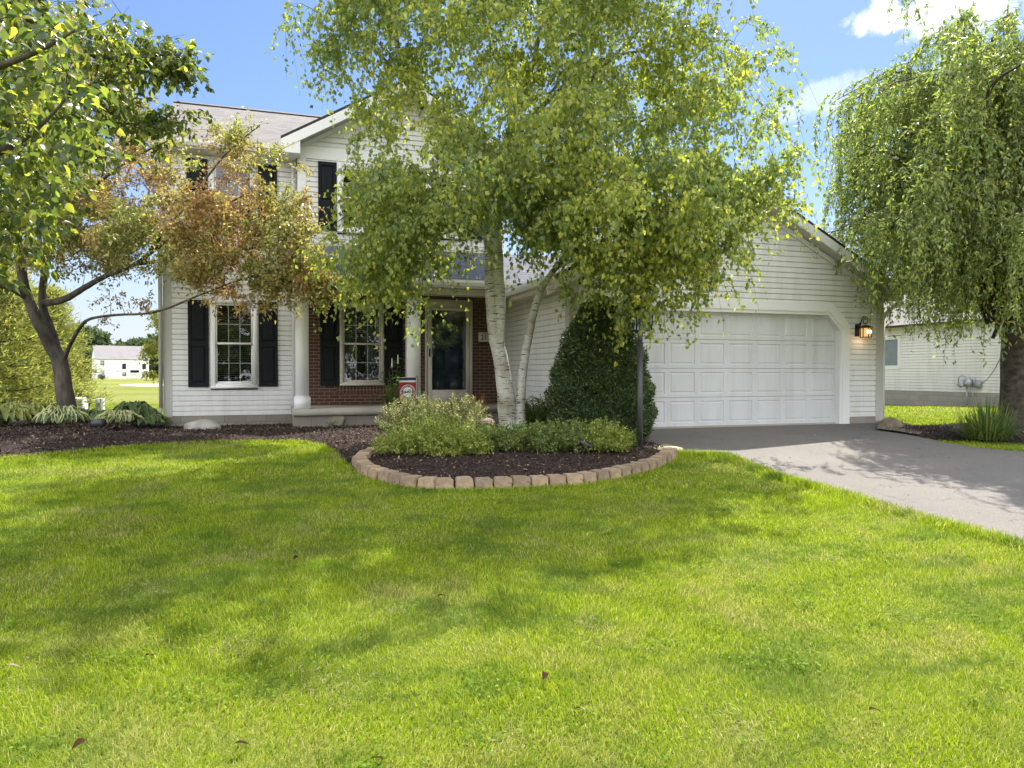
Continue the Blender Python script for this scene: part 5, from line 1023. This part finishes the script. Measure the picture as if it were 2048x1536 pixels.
H_=ft-lo; M['fred']=simple('flag_red',(.27,.012,.016),.75,.06,9); M['fnavy']=simple('flag_navy',(.018,.025,.075),.75,.06,9); M['fwhite']=simple('flag_white',(.62,.62,.62),.75,.04,9)
FC=cloth(fx0,fx1,lo,ft-.16*H_,0).build('flag_cloth',M['fred'],FG,fix=False); cloth(fx0,fx1,ft-.16*H_,ft-.08*H_,0).build('white_stripe',M['fwhite'],FC,fix=False); cloth(fx0,fx1,ft-.08*H_,ft+.012,0).build('navy_stripe',M['fnavy'],FC,fix=False)
ex,ez=(fx0+fx1)/2+.005,lo+.40*H_; er=.33*H_
def annul(r0,r1,y,mat,nm,n=36,cx=None,cz=None,sx=1,sz=1,a0=0,a1=2*math.pi):
    m=MB(); cx=ex if cx is None else cx; cz=ez if cz is None else cz
    for k in range(n):
        p,q=a0+(a1-a0)*k/n,a0+(a1-a0)*(k+1)/n
        m.quad(*[(cx+sx*r*math.cos(t),fy+.006*math.sin((cx+sx*r*math.cos(t))*31)+y,cz+sz*r*math.sin(t)) for r,t in((r0,p),(r1,p),(r1,q),(r0,q))])
    return m.build(nm,mat,FC,fix=False)
annul(.0,er,-.0015,M['fwhite'],'emblem_disc'); annul(er*.70,er*.93,-.003,M['fnavy'],'emblem_ring')
m=MB()
for k in range(26):
    if k in(6,19): continue
    t=2*math.pi*k/26; cx,cz=ex+er*.815*math.cos(t),ez+er*.815*math.sin(t); yy=fy+.006*math.sin(cx*31)-.0045; tt=Vector((-math.sin(t),0,math.cos(t)))*.0045; rr_=Vector((math.cos(t),0,math.sin(t)))*.009; cc_=Vector((cx,yy,cz)); m.quad(cc_-tt-rr_,cc_+tt-rr_,cc_+tt+rr_,cc_-tt+rr_)
m.build('emblem_marks',M['fwhite'],FC,fix=False)
annul(.0,er*.30,-.003,M['fnavy'],'emblem_patch',cx=ex-er*.27,cz=ez+er*.02,sx=.7,sz=1.1); annul(.0,er*.26,-.003,simple('emblem_grey',(.22,.25,.27),.7),'emblem_patch',cx=ex+er*.25,cz=ez+er*.12,sx=.8,sz=1.2); annul(.0,er*.13,-.0042,M['fnavy'],'emblem_patch',cx=ex+er*.03,cz=ez+er*.05)
# landscape spots ------------------------------------------------------------------------------------
c=Vector(bed(1166,9.05)); SS=empty('solar_spotlight',tuple(c),'black solar spotlight on a stake in the mulch in front of the spireas','light')
m=MB(); m.tube([(c.x,c.y,c.z-.05),(c.x,c.y,c.z+.10)],.012,8); m.box(c.x-.03,c.y-.015,c.z+.045,c.x+.03,c.y+.015,c.z+.075); m.build('stake',M['black'],SS)
m=MB(); m.obox((c.x+.03,c.y-.01,c.z+.135),Vector((.075,0,-.035)),Vector((.0,.055,.02)),Vector((.006,-.004,.014))); m.build('solar_panel',M['dkgrey'],SS,bevel=.004)
m=MB(); m.tube([(c.x-.02,c.y+.04,c.z+.10),(c.x+.0,c.y+.09,c.z+.14)],[.03,.042],12); m.build('lamp_head',M['black'],SS)
c=Vector(bed(195,11.6)); FL=empty('flood_light',tuple(c),'dark grey ground spotlight lying in the mulch between the two cream edged hostas','light')
m=MB(); m.tube([(c.x,c.y,c.z-.03),(c.x,c.y,c.z+.04)],.02,8); m.build('stake',M['black'],FL)
m=MB(); m.tube([(c.x-.1,c.y+.0,c.z+.06),(c.x-.06,c.y,c.z+.075),(c.x+.09,c.y-.05,c.z+.085)],[.03,.062,.07],16); m.build('lamp_head',M['dkgrey'],FL,smooth=False)
# utility boxes and far yard ------------------------------------------------------------------------------
c=dG(148,20.5); U=empty('utility_cabinet',tuple(c),'grey utility box with a white lid edge behind the crab apple trunk','utility box')
m=MB(); m.box(c.x-.3,c.y-.2,c.z-.1,c.x+.22,c.y+.25,c.z+.50); m.build('cabinet',M['green'],U,bevel=.01); m=MB(); m.box(c.x-.32,c.y-.22,c.z+.505,c.x+.25,c.y+.27,c.z+.56); m.box(c.x+.225,c.y-.2,c.z-.1,c.x+.30,c.y+.25,c.z+.5); m.build('lid',M['trim'],U,bevel=.008)
c=dG(199,20.5); U=empty('cable_pedestal',tuple(c),'slim grey cable pedestal with a pale right side standing on the lawn edge','utility box')
m=MB(); m.box(c.x-.09,c.y-.1,c.z-.1,c.x+.06,c.y+.1,c.z+.52); m.build('pedestal_body',M['green'],U,bevel=.01); m=MB(); m.box(c.x+.063,c.y-.1,c.z-.1,c.x+.11,c.y+.1,c.z+.53); m.box(c.x-.09,c.y-.1,c.z+.522,c.x+.06,c.y+.1,c.z+.54); m.build('pedestal_cap',M['trim'],U); m=MB(); m.box(c.x-.03,c.y-.112,c.z+.34,c.x+.02,c.y-.102,c.z+.42); m.build('label_plate',M['rockbrown'],U)
c=dG(177,20); V,F=blades(c,5,(.2,.3),.01,.3); n=50; LVx=leaves(np.array(tuple(c))+np.array([0,0,.5])+rng.normal(0,.05,(n,3)),rnd_unit(n),rnd_unit(n),rng.uniform(.04,.07,n),rng.uniform(.02,.03,n)); st=tubes(np.array([[tuple(c),tuple(c+Vector((.01,0,.25))),tuple(c+Vector((.02,0,.5)))]]),np.array([[.008,.007,.005]]),4)
o=empty('seedling',tuple(c),'small dark seedling on a stick between the two utility boxes','plant'); mesh_np('leaves',*LVx,M['perennial'],o); mesh_np('stem',*st,M['bark_twig'],o)
# background house
fh=empty('far_house',tuple(dG(240,195)),'white two storey farmhouse with a grey roof far across the field','house'); c=dG(240,195); zb=c.z
hx0=dG(181,195).x; hx1=dG(297,202).x; hy=c.y; Hh=5.6
corner=dG(193,195); A=Vector((corner.x,corner.y,zb)); Bq=dG(298,203); Bq.z=zb; u=(Bq-A).normalized(); u.z=0; v=Vector((-u.y,u.x,0)); W2=(Bq-A).length; Dp=7.5
P=lambda a,b,h:tuple(A+u*a+v*b+Vector((0,0,h)))
m=MB(); m.quad(P(0,0,-1),P(W2,0,-1),P(W2,0,Hh),P(0,0,Hh)); m.quad(P(W2,0,-1),P(W2,Dp,-1),P(W2,Dp,Hh),P(W2,0,Hh)); m.quad(P(0,Dp,-1),P(0,0,-1),P(0,0,Hh),P(0,Dp,Hh)); m.quad(P(W2,Dp,-1),P(0,Dp,-1),P(0,Dp,Hh),P(W2,Dp,Hh)); m.poly([P(0,0,Hh),P(0,Dp,Hh),P(0,Dp/2,Hh+3.4)]); m.poly([P(W2,0,Hh),P(W2,Dp,Hh),P(W2,Dp/2,Hh+3.4)]); m.build('wall',M['white_far'],fh)
m=MB(); m.slab([P(-.3,-.4,Hh-.3),P(W2+.3,-.4,Hh-.3),P(W2+.3,Dp/2,Hh+3.5),P(-.3,Dp/2,Hh+3.5)],.15); m.slab([P(W2+.3,Dp+.4,Hh-.3),P(-.3,Dp+.4,Hh-.3),P(-.3,Dp/2,Hh+3.5),P(W2+.3,Dp/2,Hh+3.5)],.15); m.build('roof',M['roof_far'],fh)
for (a,b_,w_,h_) in ((.9,3.6,1.0,1.3),(.9,.6,1.0,1.4),(6.2,2.6,.95,1.5),(11.2,2.6,.95,1.5),(6.2,.7,1.0,1.2),(11.2,.7,1.0,1.2),(13.2,.8,.9,1.2),(14.4,.8,.9,1.2),(15.6,.8,.9,1.2),(14.8,3.7,1,1.2)):
    if a+w_>W2: continue
    m=MB(); m.obox(A+u*(a+w_/2)-v*.04+Vector((0,0,b_+h_/2)),u*w_/2,v*.03,Vector((0,0,h_/2))); Wd_=m.build('window',M['grey'] if b_<1 or b_>3.5 else M['dark'],fh)
m=MB(); m.obox(A+u*9.2-v*.5+Vector((0,0,2.0)),u*1.0,v*.5,Vector((0,0,.3))); m.build('awning',M['shutter'],fh)
m=MB()
for k in(7.4,9.5,11.6): m.obox(A+u*k-v*2.4+Vector((0,0,.7)),u*.06,v*.06,Vector((0,0,.7)))
m.obox(A+u*9.5-v*2.4+Vector((0,0,1.4)),u*2.15,v*.05,Vector((0,0,.06))); m.build('porch_railing',M['white_far'],fh)
for px,dp,lbl,sz in ((205,165,'black barrel standing on the field before the far house',(.5,1.0)),(203,188,'low black bin against the wall of the far house',(1.6,1.0))):
    c=dG(px,dp); m=MB(); m.tube([(c.x,c.y,c.z),(c.x,c.y,c.z+sz[1]*.1),(c.x,c.y,c.z+sz[1]*.9),(c.x,c.y,c.z+sz[1])],[sz[0]*.5,sz[0]*.55,sz[0]*.55,sz[0]*.48],12); tag(m.build('bin',M['black']),lbl,'bin')
# background trees
def bgtree(name,label,c,h,r,mat,ncl,lsz,group=None,trunk=.15,low=.25,squash=1.0,cat_='tree',nl=26,bark='bark_grey'):
    c=np.array(tuple(c)); limbs=[([c-[0,0,.1],c+[0,0,h*.35],c+[.02*h,0,h*.6],c+[0,0,h*.9]],[trunk,trunk*.8,trunk*.5,trunk*.1])]
    for k in range(6):
        a=k*1.1+random.random(); z=h*(low+.1+.09*k); limbs.append(([c+[0,0,z],c+[r*.35*math.cos(a),r*.35*math.sin(a),z+h*.06],c+[r*.75*math.cos(a),r*.75*math.sin(a),z+h*.12]],[trunk*.4,trunk*.25,trunk*.08]))
    cl_=ell([(c+[0,0,h*(low+(1-low)*.45)],(r,r,h*(1-low)*.5),3)]+[(c+[r*.55*math.cos(a),r*.55*math.sin(a),h*(low+(1-low)*z)],(r*.5,r*.5,h*.16),1) for a,z in ((.3,.35),(1.7,.6),(2.9,.3),(4.1,.65),(5.3,.45),(.9,.8))],ncl)
    n=len(cl_)*nl; P=np.repeat(cl_,nl,axis=0)+rnd_unit(n)*rng.uniform(0,1,(n,1))*r*.17; R_=empty(name,tuple(c),label,cat_,group)
    tv=[limb_tube(*spline(p,rr_,.4,.05),7) for p,rr_ in limbs]; mesh_np('trunk',*cat(tv),M[bark],R_,smooth=True)
    mesh_np('crown',*leaves(P,rnd_unit(n),rnd_unit(n),rng.uniform(lsz*.7,lsz*1.3,n),rng.uniform(lsz*.5,lsz*.9,n),.2),M[mat],R_); return R_
gt='broadleaf trees along the far side of the field'
for px,dp,h,r,lb_ in [(165,222,15,9,'rounded dark tree rising behind the left end of the far house'),(122,210,16,10,'broad dark tree left of the far house, behind the leaning trunk'),(70,215,15,10,'far tree showing left of the leaning trunk'),(20,220,14,10,'far tree near the left edge of the photo'),
   (262,235,13,6,'small far tree peeping over the roof of the far house'),(310,228,13.5,7.5,'dark tree right of the far house'),(338,235,13,8,'dark far tree mostly hidden by the corner of the near house'),(-60,220,15,11,'far tree beyond the left frame edge')]:
    bgtree('broadleaf_tree',lb_,dG(px,dp),h,r,'fartree',230,1.3,gt,.4,.05,nl=34)
tb=[]
for k in range(26):
    x=-55+k*4.6+random.uniform(-1,1); y=-36+random.uniform(-5,5); hh=random.uniform(6,10.5); n=420; P=np.array([x,y,-.8+hh*.55])+rnd_unit(n)*rng.uniform(.3,1,(n,1))**.5*np.array([3.2,3,hh*.5]); tb.append(leaves(P,rnd_unit(n),rnd_unit(n),rng.uniform(.7,1.3,n),rng.uniform(.5,1,n),.2))
o=mesh_np('tree_belt',*cat(tb),M['fartree'],origin=(0,-36,-.8)); o['kind']='stuff'
# white pine at left
def pine(name,label,c,h,r,n_tier=13):
    c=np.array(tuple(c)); R_=empty(name,tuple(c),label,'tree'); tv=[limb_tube(*spline([c-[0,0,.1],c+[0,0,h*.5],c+[0,0,h]],[.16,.1,.02],.3,.05),9)]; Ps=[];Ax=[]
    for k in range(n_tier):
        z=h*(.03+.92*k/n_tier); rr_=r*(1-.88*(k/n_tier)**1.1)
        for j in range(9):
            a=j*.7+k*.37+random.uniform(-.2,.2); L=rr_*random.uniform(.75,1.1); d=np.array([math.cos(a),math.sin(a),.12]); e=c+[0,0,z]+d*L; tv.append(limb_tube(*spline([c+[0,0,z],c+[0,0,z]+d*L*.5+[0,0,-.05*L],e],[.03,.02,.006],.4,0),4))
            m_=200; t=rng.uniform(.25,1.05,m_)[:,None]; P=c+[0,0,z]+d*L*t+rng.normal(0,.12+.05*r,(m_,3))*[1,1,.55]; Ps.append(P); Ax.append(np.tile(d,(m_,1))*.7+rnd_unit(m_)*.7+np.array([0,0,.25]))
    P=np.concatenate(Ps); A=np.concatenate(Ax); mesh_np('trunk',*cat(tv),M['bark_grey'],R_,smooth=True); n=len(P)
    mesh_np('crown',*leaves(P,A,rnd_unit(n),rng.uniform(.12,.24,n),rng.uniform(.02,.045,n),.1),M['pine'],R_)
pine('white_pine','soft yellow green pine at the left edge behind the hostas',dG(-20,19),4.6,2.2); pine('white_pine','smaller soft green pine just left of the leaning trunk',dG(95,27),4.8,1.8)
pine('white_pine','pine whose branch tips reach in from beyond the left frame edge',dG(-190,21),5.5,2.4)
# small yellow green tree by the house corner, behind the wing
yc=dG(335,19.5,0); yl=[([yc,yc+Vector((.05,0,1.0)),yc+Vector((0,0,1.7)),yc+Vector((-.1,0,2.6)),yc+Vector((-.15,0,3.6))],[.06,.05,.04,.025,.01])]
ycl=ell([(B3(318,640,19.3),(.30,.5,.28),1),(B3(298,700,19.3),(.22,.4,.16),1),(B3(300,750,19.2),(.16,.3,.10),.4),(B3(345,690,19.4),(.5,.5,.8),2)],95)
tree('serviceberry_tree','thin yellow green sapling whose leaves show past the left corner of the house',yl,ycl,[dict(nsub=4,Ls=(.1,.3),droop=(0,.5),nleaf=9,leafL=(.05,.085),leafW=(.03,.045),axisfn=ax_free)],'yellowtree','bark_twig')
for px,dp,h_ in ((118,24,1.1),(60,23,1.2)): bush('lilac_shrub','leafy grey green shrub under the pines '+('beside the crab apple trunk' if px>100 else 'at the left edge'),'shrub',tuple(dG(px,dp)),.9,.8,h_,3800,(.06,.11),(.035,.06),'fartree','shrubs under the pines')
# neighbour's house -------------------------------------------------------------------------------------
NX=21.9; NH=empty('neighbour_house',(24,22,0),'single storey house with cream siding behind the weeping cherry','house')
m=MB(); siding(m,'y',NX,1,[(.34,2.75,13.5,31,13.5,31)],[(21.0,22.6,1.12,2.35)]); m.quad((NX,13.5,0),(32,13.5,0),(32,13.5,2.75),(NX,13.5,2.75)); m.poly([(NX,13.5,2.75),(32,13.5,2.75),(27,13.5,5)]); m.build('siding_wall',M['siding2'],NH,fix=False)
m=MB(); m.box(NX-.01,13.5,-.3,NX+.2,31,.335); 
for f_ in [0]: m.build('foundation',M['block'],NH)
m=MB(); m.box(NX-.04,21.0,1.12,NX+.05,21.12,2.35); m.box(NX-.04,22.48,1.12,NX+.05,22.6,2.35); m.box(NX-.04,21.12,1.12,NX+.05,22.48,1.26); m.box(NX-.04,21.12,2.23,NX+.05,22.48,2.35); W2_=m.build('window',M['siding2'],NH)
m=MB(); m.quad((NX-.0,21.12,1.26),(NX-.0,22.48,1.26),(NX-.0,22.48,2.23),(NX-.0,21.12,2.23)); m.build('pane',simple('grey_blue_pane',(.16,.19,.21),.3),W2_,fix=False); m=MB(); m.box(NX+.06,21.0,1.2,NX+.5,22.6,2.3); m.build('room_recess',M['dark'],W2_)
m=MB(); m.slab([(NX-.4,31.3,2.72),(NX-.4,13.1,2.72),(27,13.1,5.3),(27,31.3,5.3)],.08); m.slab([(32.4,13.1,2.72),(32.4,31.3,2.72),(27,31.3,5.3),(27,13.1,5.3)],.08); m.build('roof',M['roof_tan'],NH)
gm=atX_=None
def atX(px,py,X): d=raydir(px,py); t=X/d.x; return Vector((X,d.y*t,CH+d.z*t))
c=atX(1938,768,NX-.1); GMt=empty('gas_meter',(c.x,c.y,0),'grey gas and electric meters with bent pipes on the cream neighbour wall','meter')
m=MB(); m.box(NX-.26,c.y-.14,c.z-.10,NX-.08,c.y+.10,c.z+.16); m.tube([(NX-.28,c.y-.02,c.z+.02),(NX-.25,c.y-.02,c.z+.02)],.09,16); m.build('meter_body',M['grey'],GMt,bevel=.02)
m=MB(); m.box(NX-.16,c.y-.42,c.z-.12,NX-.03,c.y-.22,c.z+.10); m.build('junction_box',M['green'],GMt,bevel=.01)
m=MB(); m.tube([(NX-.17,c.y+.02,0-.1),(NX-.17,c.y+.02,c.z-.1)],.022,8); m.tube([(NX-.17,c.y+.06,c.z+.1),(NX-.17,c.y+.07,c.z+.24),(NX-.17,c.y+.2,c.z+.28),(NX-.17,c.y+.33,c.z+.22),(NX-.17,c.y+.34,c.z-.05),(NX-.1,c.y+.34,c.z-.1),(NX,c.y+.34,c.z-.1)],.02,8); m.tube([(NX-.17,c.y-.1,c.z+.1),(NX-.17,c.y-.1,c.z+.22),(NX-.17,c.y-.26,c.z+.22),(NX-.12,c.y-.3,c.z+.05)],.016,8); m.tube([(NX-.12,c.y-.15,0),(NX-.12,c.y-.16,c.z-.1)],.014,8); m.tube([(NX-.17,c.y+.34,c.z-.05),(NX-.17,c.y+.34,c.z-.02)],.07,14); m.build('pipe',M['grey'],GMt,smooth=True)
ca,cb=atX(1962,768,NX-.03),atX(2008,700,NX-.03); m=MB(); pts=[ca+(cb-ca)*t-Vector((0,0,.18*math.sin(math.pi*t))) for t in np.linspace(0,1,9)]; m.tube(pts,.007,5); m.build('cable',M['black'],GMt)
# ---------------------------------------------------------------- stuff: mulch chips, litter, gravel, grass
def samp(poly,n,box=None):
    a=np.array(poly); lo_,hi=a.min(0),a.max(0)
    if box: lo_=np.maximum(lo_,box[0]); hi=np.minimum(hi,box[1])
    P=rng.uniform(lo_,hi,(n,2)); return P[inpoly(P,poly)]
def chips(P,z,mat,name,Lr,Wr,up=.004,flat=.35):
    n=len(P); A=rnd_unit(n)*[1,1,flat]; X=np.column_stack([P,z+up]); V,F=leaves(X,A,np.tile([0,0,1.],(n,1))+rnd_unit(n)*.7,rng.uniform(*Lr,n),rng.uniform(*Wr,n),.15); o=mesh_np(name,V,F,M[mat],origin=(0,0,0)); o['kind']='stuff'; return o
P=samp(bedpoly,120000,((-6,5.5),(7,16))); chips(P,bedz(P),'chips','mulch_chips',(.02,.06),(.008,.022),.004,.7)
P=samp(bedpoly,1500,((-6,5.5),(7,16))); chips(P,bedz(P),'litter','leaf_litter',(.025,.055),(.015,.03),.012)
P=samp(rbed,26000); chips(P,g(P[:,1])+.022+.05*np.clip(edgedist(P,rbed)/.5,0,1),'chips','side_bed_chips',(.02,.05),(.008,.02),.004,.7)
P=samp(gp,9000); chips(P,g(P[:,1])+.045,'gravelbit','gravel_stones',(.012,.03),(.01,.022),.003,.5)
P=samp(drivepoly,240,((4,3),(13,12))); chips(P,g(P[:,1])+.012,'litter','driveway_litter',(.015,.04),(.01,.02),.006,.1)
house_fp=[(-2.3,15.5),(.2,15.5),(.2,13.5),(4.6,13.5),(4.6,11.3),(11.5,11.3),(11.5,22.5),(-2.3,22.5)]
def grassfield(name,polyview,dens,hr,wr,seed_keep=None,K=3,dist=None):
    pass
def blades_np(P,h,wd,lean=.8):
    n=len(P); a=rng.uniform(0,2*np.pi,n); cl=np.stack([np.sin(P[:,0]*3.1+np.sin(P[:,1]*2.3)*2),np.cos(P[:,1]*2.7+np.sin(P[:,0]*1.9)*2)],1)*.35
    dv=np.stack([np.cos(a),np.sin(a)],1)*rng.uniform(.05,1,(n,1))*lean+cl*.5; b=np.column_stack([P,g(P[:,1])-.003]); d=np.column_stack([dv,np.ones(n)]); d/=np.linalg.norm(d,axis=1,keepdims=True)
    fa=rng.uniform(0,2*np.pi,n); side=np.stack([np.cos(fa),np.sin(fa),0*fa],1); h=h[:,None]; wd=wd[:,None]
    mid=b+d*h*.55; tip=b+d*h+np.column_stack([dv,-np.abs(dv).sum(1)*.35])*h*.45
    V=np.stack([b-side*wd*.5,b+side*wd*.5,mid+side*wd*.42,mid-side*wd*.42,tip],1).reshape(-1,3); i=np.arange(n)*5
    return V,np.stack([i,i+1,i+2,i+3],1),np.stack([i+3,i+2,i+4],1)
LB=[np.array(bedpoly),]
def free(P,m=0.0): return ~inpoly(P,bedpoly)&~inpoly(P,drivepoly)&~inpoly(P,rbed)&~inpoly(P,house_fp)&~inpoly(P,gp)
allP=[];allh=[];allw=[]
cth,sth=c_(TH),s_(TH)
for (z0,z1,dn,hr,wr) in ((2.3,3.6,17000,(.02,.05),(.002,.0042)),(3.6,5.2,12000,(.02,.05),(.0026,.005)),(5.2,7.5,7500,(.022,.052),(.0035,.0065)),(7.5,11.5,3800,(.025,.055),(.005,.009)),(11.5,16,1300,(.03,.06),(.008,.014)),(16,30,230,(.035,.06),(.014,.026))):
    w1=z1*.79; n=int(dn*(z1-z0)*2*w1); Z=rng.uniform(z0,z1,n); X=rng.uniform(-w1,w1,n); k=np.abs(X)<Z*.775+.1; Z,X=Z[k],X[k]
    P=np.stack([X*cth+Z*sth,-X*sth+Z*cth],1); P=P[free(P)]; 
    tuft=.5+.5*np.sin(P[:,0]*2.3+1.3*np.sin(P[:,1]*1.7))*np.sin(P[:,1]*2.9+np.sin(P[:,0]*3.7)); n=len(P)
    allP.append(P); allh.append(rng.uniform(*hr,n)*(.75+.5*tuft)); allw.append(rng.uniform(*wr,n))
# ragged overhang of the turf on to the drive and the bed edge
def edgeband(poly,n,wdt,sgn):
    a=np.array(poly); seg_=np.hypot(*np.diff(a,axis=0).T); cs=np.r_[0,np.cumsum(seg_)]; s=rng.uniform(0,cs[-1],n); x=np.interp(s,cs,a[:,0]); y=np.interp(s,cs,a[:,1]); return np.stack([x,y],1)+rng.normal(0,wdt,(n,2))
# thin dry spots in the turf
spots=[(G(px,py)[:2],r) for px,py,r in ((1530,1132,.22),(660,1372,.20),(120,1345,.25),(1465,1450,.18),(860,1075,.25),(300,1180,.22),(1290,1010,.2),(1020,1480,.12),(1820,1240,.2),(470,1300,.15),(1650,1120,.14),(80,1180,.2),(1180,1250,.13))]
for q_ in range(len(allP)):
    kp=np.ones(len(allP[q_]),bool)
    for (sx_,sy_),r_ in spots:
        dd=np.hypot(allP[q_][:,0]-sx_,(allP[q_][:,1]-sy_)*.8)/r_; kp&=~((dd<1)&(rng.uniform(size=len(dd))>.5+.5*dd**2))
    allP[q_],allh[q_],allw[q_]=allP[q_][kp],allh[q_][kp],allw[q_][kp]
Pt=np.concatenate([np.array(c_s)+rng.normal(0,r_s*.75,(300,2)) for c_s,r_s in spots]); Vt=leaves(np.column_stack([Pt,g(Pt[:,1])+rng.uniform(.004,.02,len(Pt))]),rnd_unit(len(Pt))*[1,1,.25],np.tile([0,0,1.],(len(Pt),1))+rnd_unit(len(Pt))*.5,rng.uniform(.02,.05,len(Pt)),rng.uniform(.002,.004,len(Pt)),.1)
M['thatch']=leafmat('dry_thatch',[(0,(.17,.14,.06)),(.6,(.29,.26,.12)),(1,(.42,.38,.2))],(1,1,1),.1,.8,.2); o=mesh_np('dry_thatch',*Vt,M['thatch'],origin=(0,0,0)); o['kind']='stuff'
# clover and plantain patches
wc_=[]
for q_ in range(170):
    Zq=rng.uniform(2.6,9)**1.0; Xq=rng.uniform(-.7,.7)*Zq; cx_,cy_=Xq*cth+Zq*sth,-Xq*sth+Zq*cth
    if not free(np.array([[cx_,cy_]]))[0]: continue
    n=int(rng.uniform(12,60)); pr=rng.uniform(.03,.14); P_=np.array([cx_,cy_])+rng.normal(0,pr,(n,2)); X3=np.column_stack([P_,g(P_[:,1])+rng.uniform(.018,.045,n)]); wc_.append(leaves(X3,rnd_unit(n)*[1,1,.3],np.tile([0,0,1.],(n,1))+rnd_unit(n)*.4,rng.uniform(.012,.028,n),rng.uniform(.012,.02,n),.15))
M['clover']=leafmat('clover_leaves',[(0,(.07,.13,.015)),(.6,(.12,.20,.02)),(1,(.20,.28,.04))],(1.8,2,1),.35,.7,.08); o=mesh_np('clover',*cat(wc_),M['clover'],origin=(0,0,0)); o['kind']='stuff'
eb=edgeband([tuple(G(*p)[:2]) for p in drive_l[:8]],11000,.06,1); P=eb[~inpoly(eb,bedpoly)]; allP.append(P); allh.append(rng.uniform(.05,.11,len(P))); allw.append(rng.uniform(.004,.008,len(P)))
eb=edgeband([tuple(G(*p)[:2]) for p in lawn_edge],7000,.03,1); allP.append(eb); allh.append(rng.uniform(.05,.09,len(eb))); allw.append(rng.uniform(.005,.009,len(eb)))
out_arc=[(a+(a-cbed).normalized()*.05) for a in ARC]; eb=edgeband([tuple(a) for a in out_arc[2:]],5200,.03,1); allP.append(eb); allh.append(rng.uniform(.04,.085,len(eb))); allw.append(rng.uniform(.004,.008,len(eb)))
P=np.concatenate(allP); h=np.concatenate(allh); wd_=np.concatenate(allw); V,F4,F3=blades_np(P,h,wd_); o=mesh_np('lawn_grass',V,[F4,F3],M['grass'],origin=(0,0,0)); o['kind']='stuff'
print('blades',len(P))
# fallen leaves on the lawn
lf=[(1738,1420,'dark brown curled leaf on the lawn near the right'),(1170,1420,'pale tan leaf lying flat on the lawn in the lower middle'),(170,1478,'large brown leaf standing on edge in the lower left'),(468,1488,'dark leaf on the lawn near the bottom left'),(305,1312,'reddish brown leaf on the lawn at left'),(1092,1345,'small upright dark leaf on the lawn right of centre'),(12,1332,'whitish leaf at the left edge of the lawn'),(765,1520,'dark leaf at the bottom edge of the photo'),(596,1112,'small dark leaf in the shaded part of the lawn'),(402,1095,'pale leaf in the shaded part of the lawn'),(890,1192,'brown leaf at the lower edge of the shade on the lawn')]
for k,(px,py,lb_) in enumerate(lf):
    c=G(px,py,.05); n=np.array([tuple(c)]); pale='pale' in lb_ or 'whitish' in lb_
    V,F=bigleaves(n,np.array([[math.cos(k*2.1),math.sin(k*2.1),.25]]),np.array([[.3,.1,.8]]),np.array([.055]),np.array([.032]),np.array([.5])); mt=simple('fallen_leaf_'+('pale' if pale else 'brown'),(.22,.17,.11) if pale else (.035,.018,.009),.9,spec=.05) if ('fl',pale) not in M else M[('fl',pale)]; M[('fl',pale)]=mt
    o=mesh_np('fallen_leaf',V,F,mt,origin=tuple(c)); tag(o,lb_,'leaf','fallen leaves on the lawn')
sc.render.engine='CYCLES'
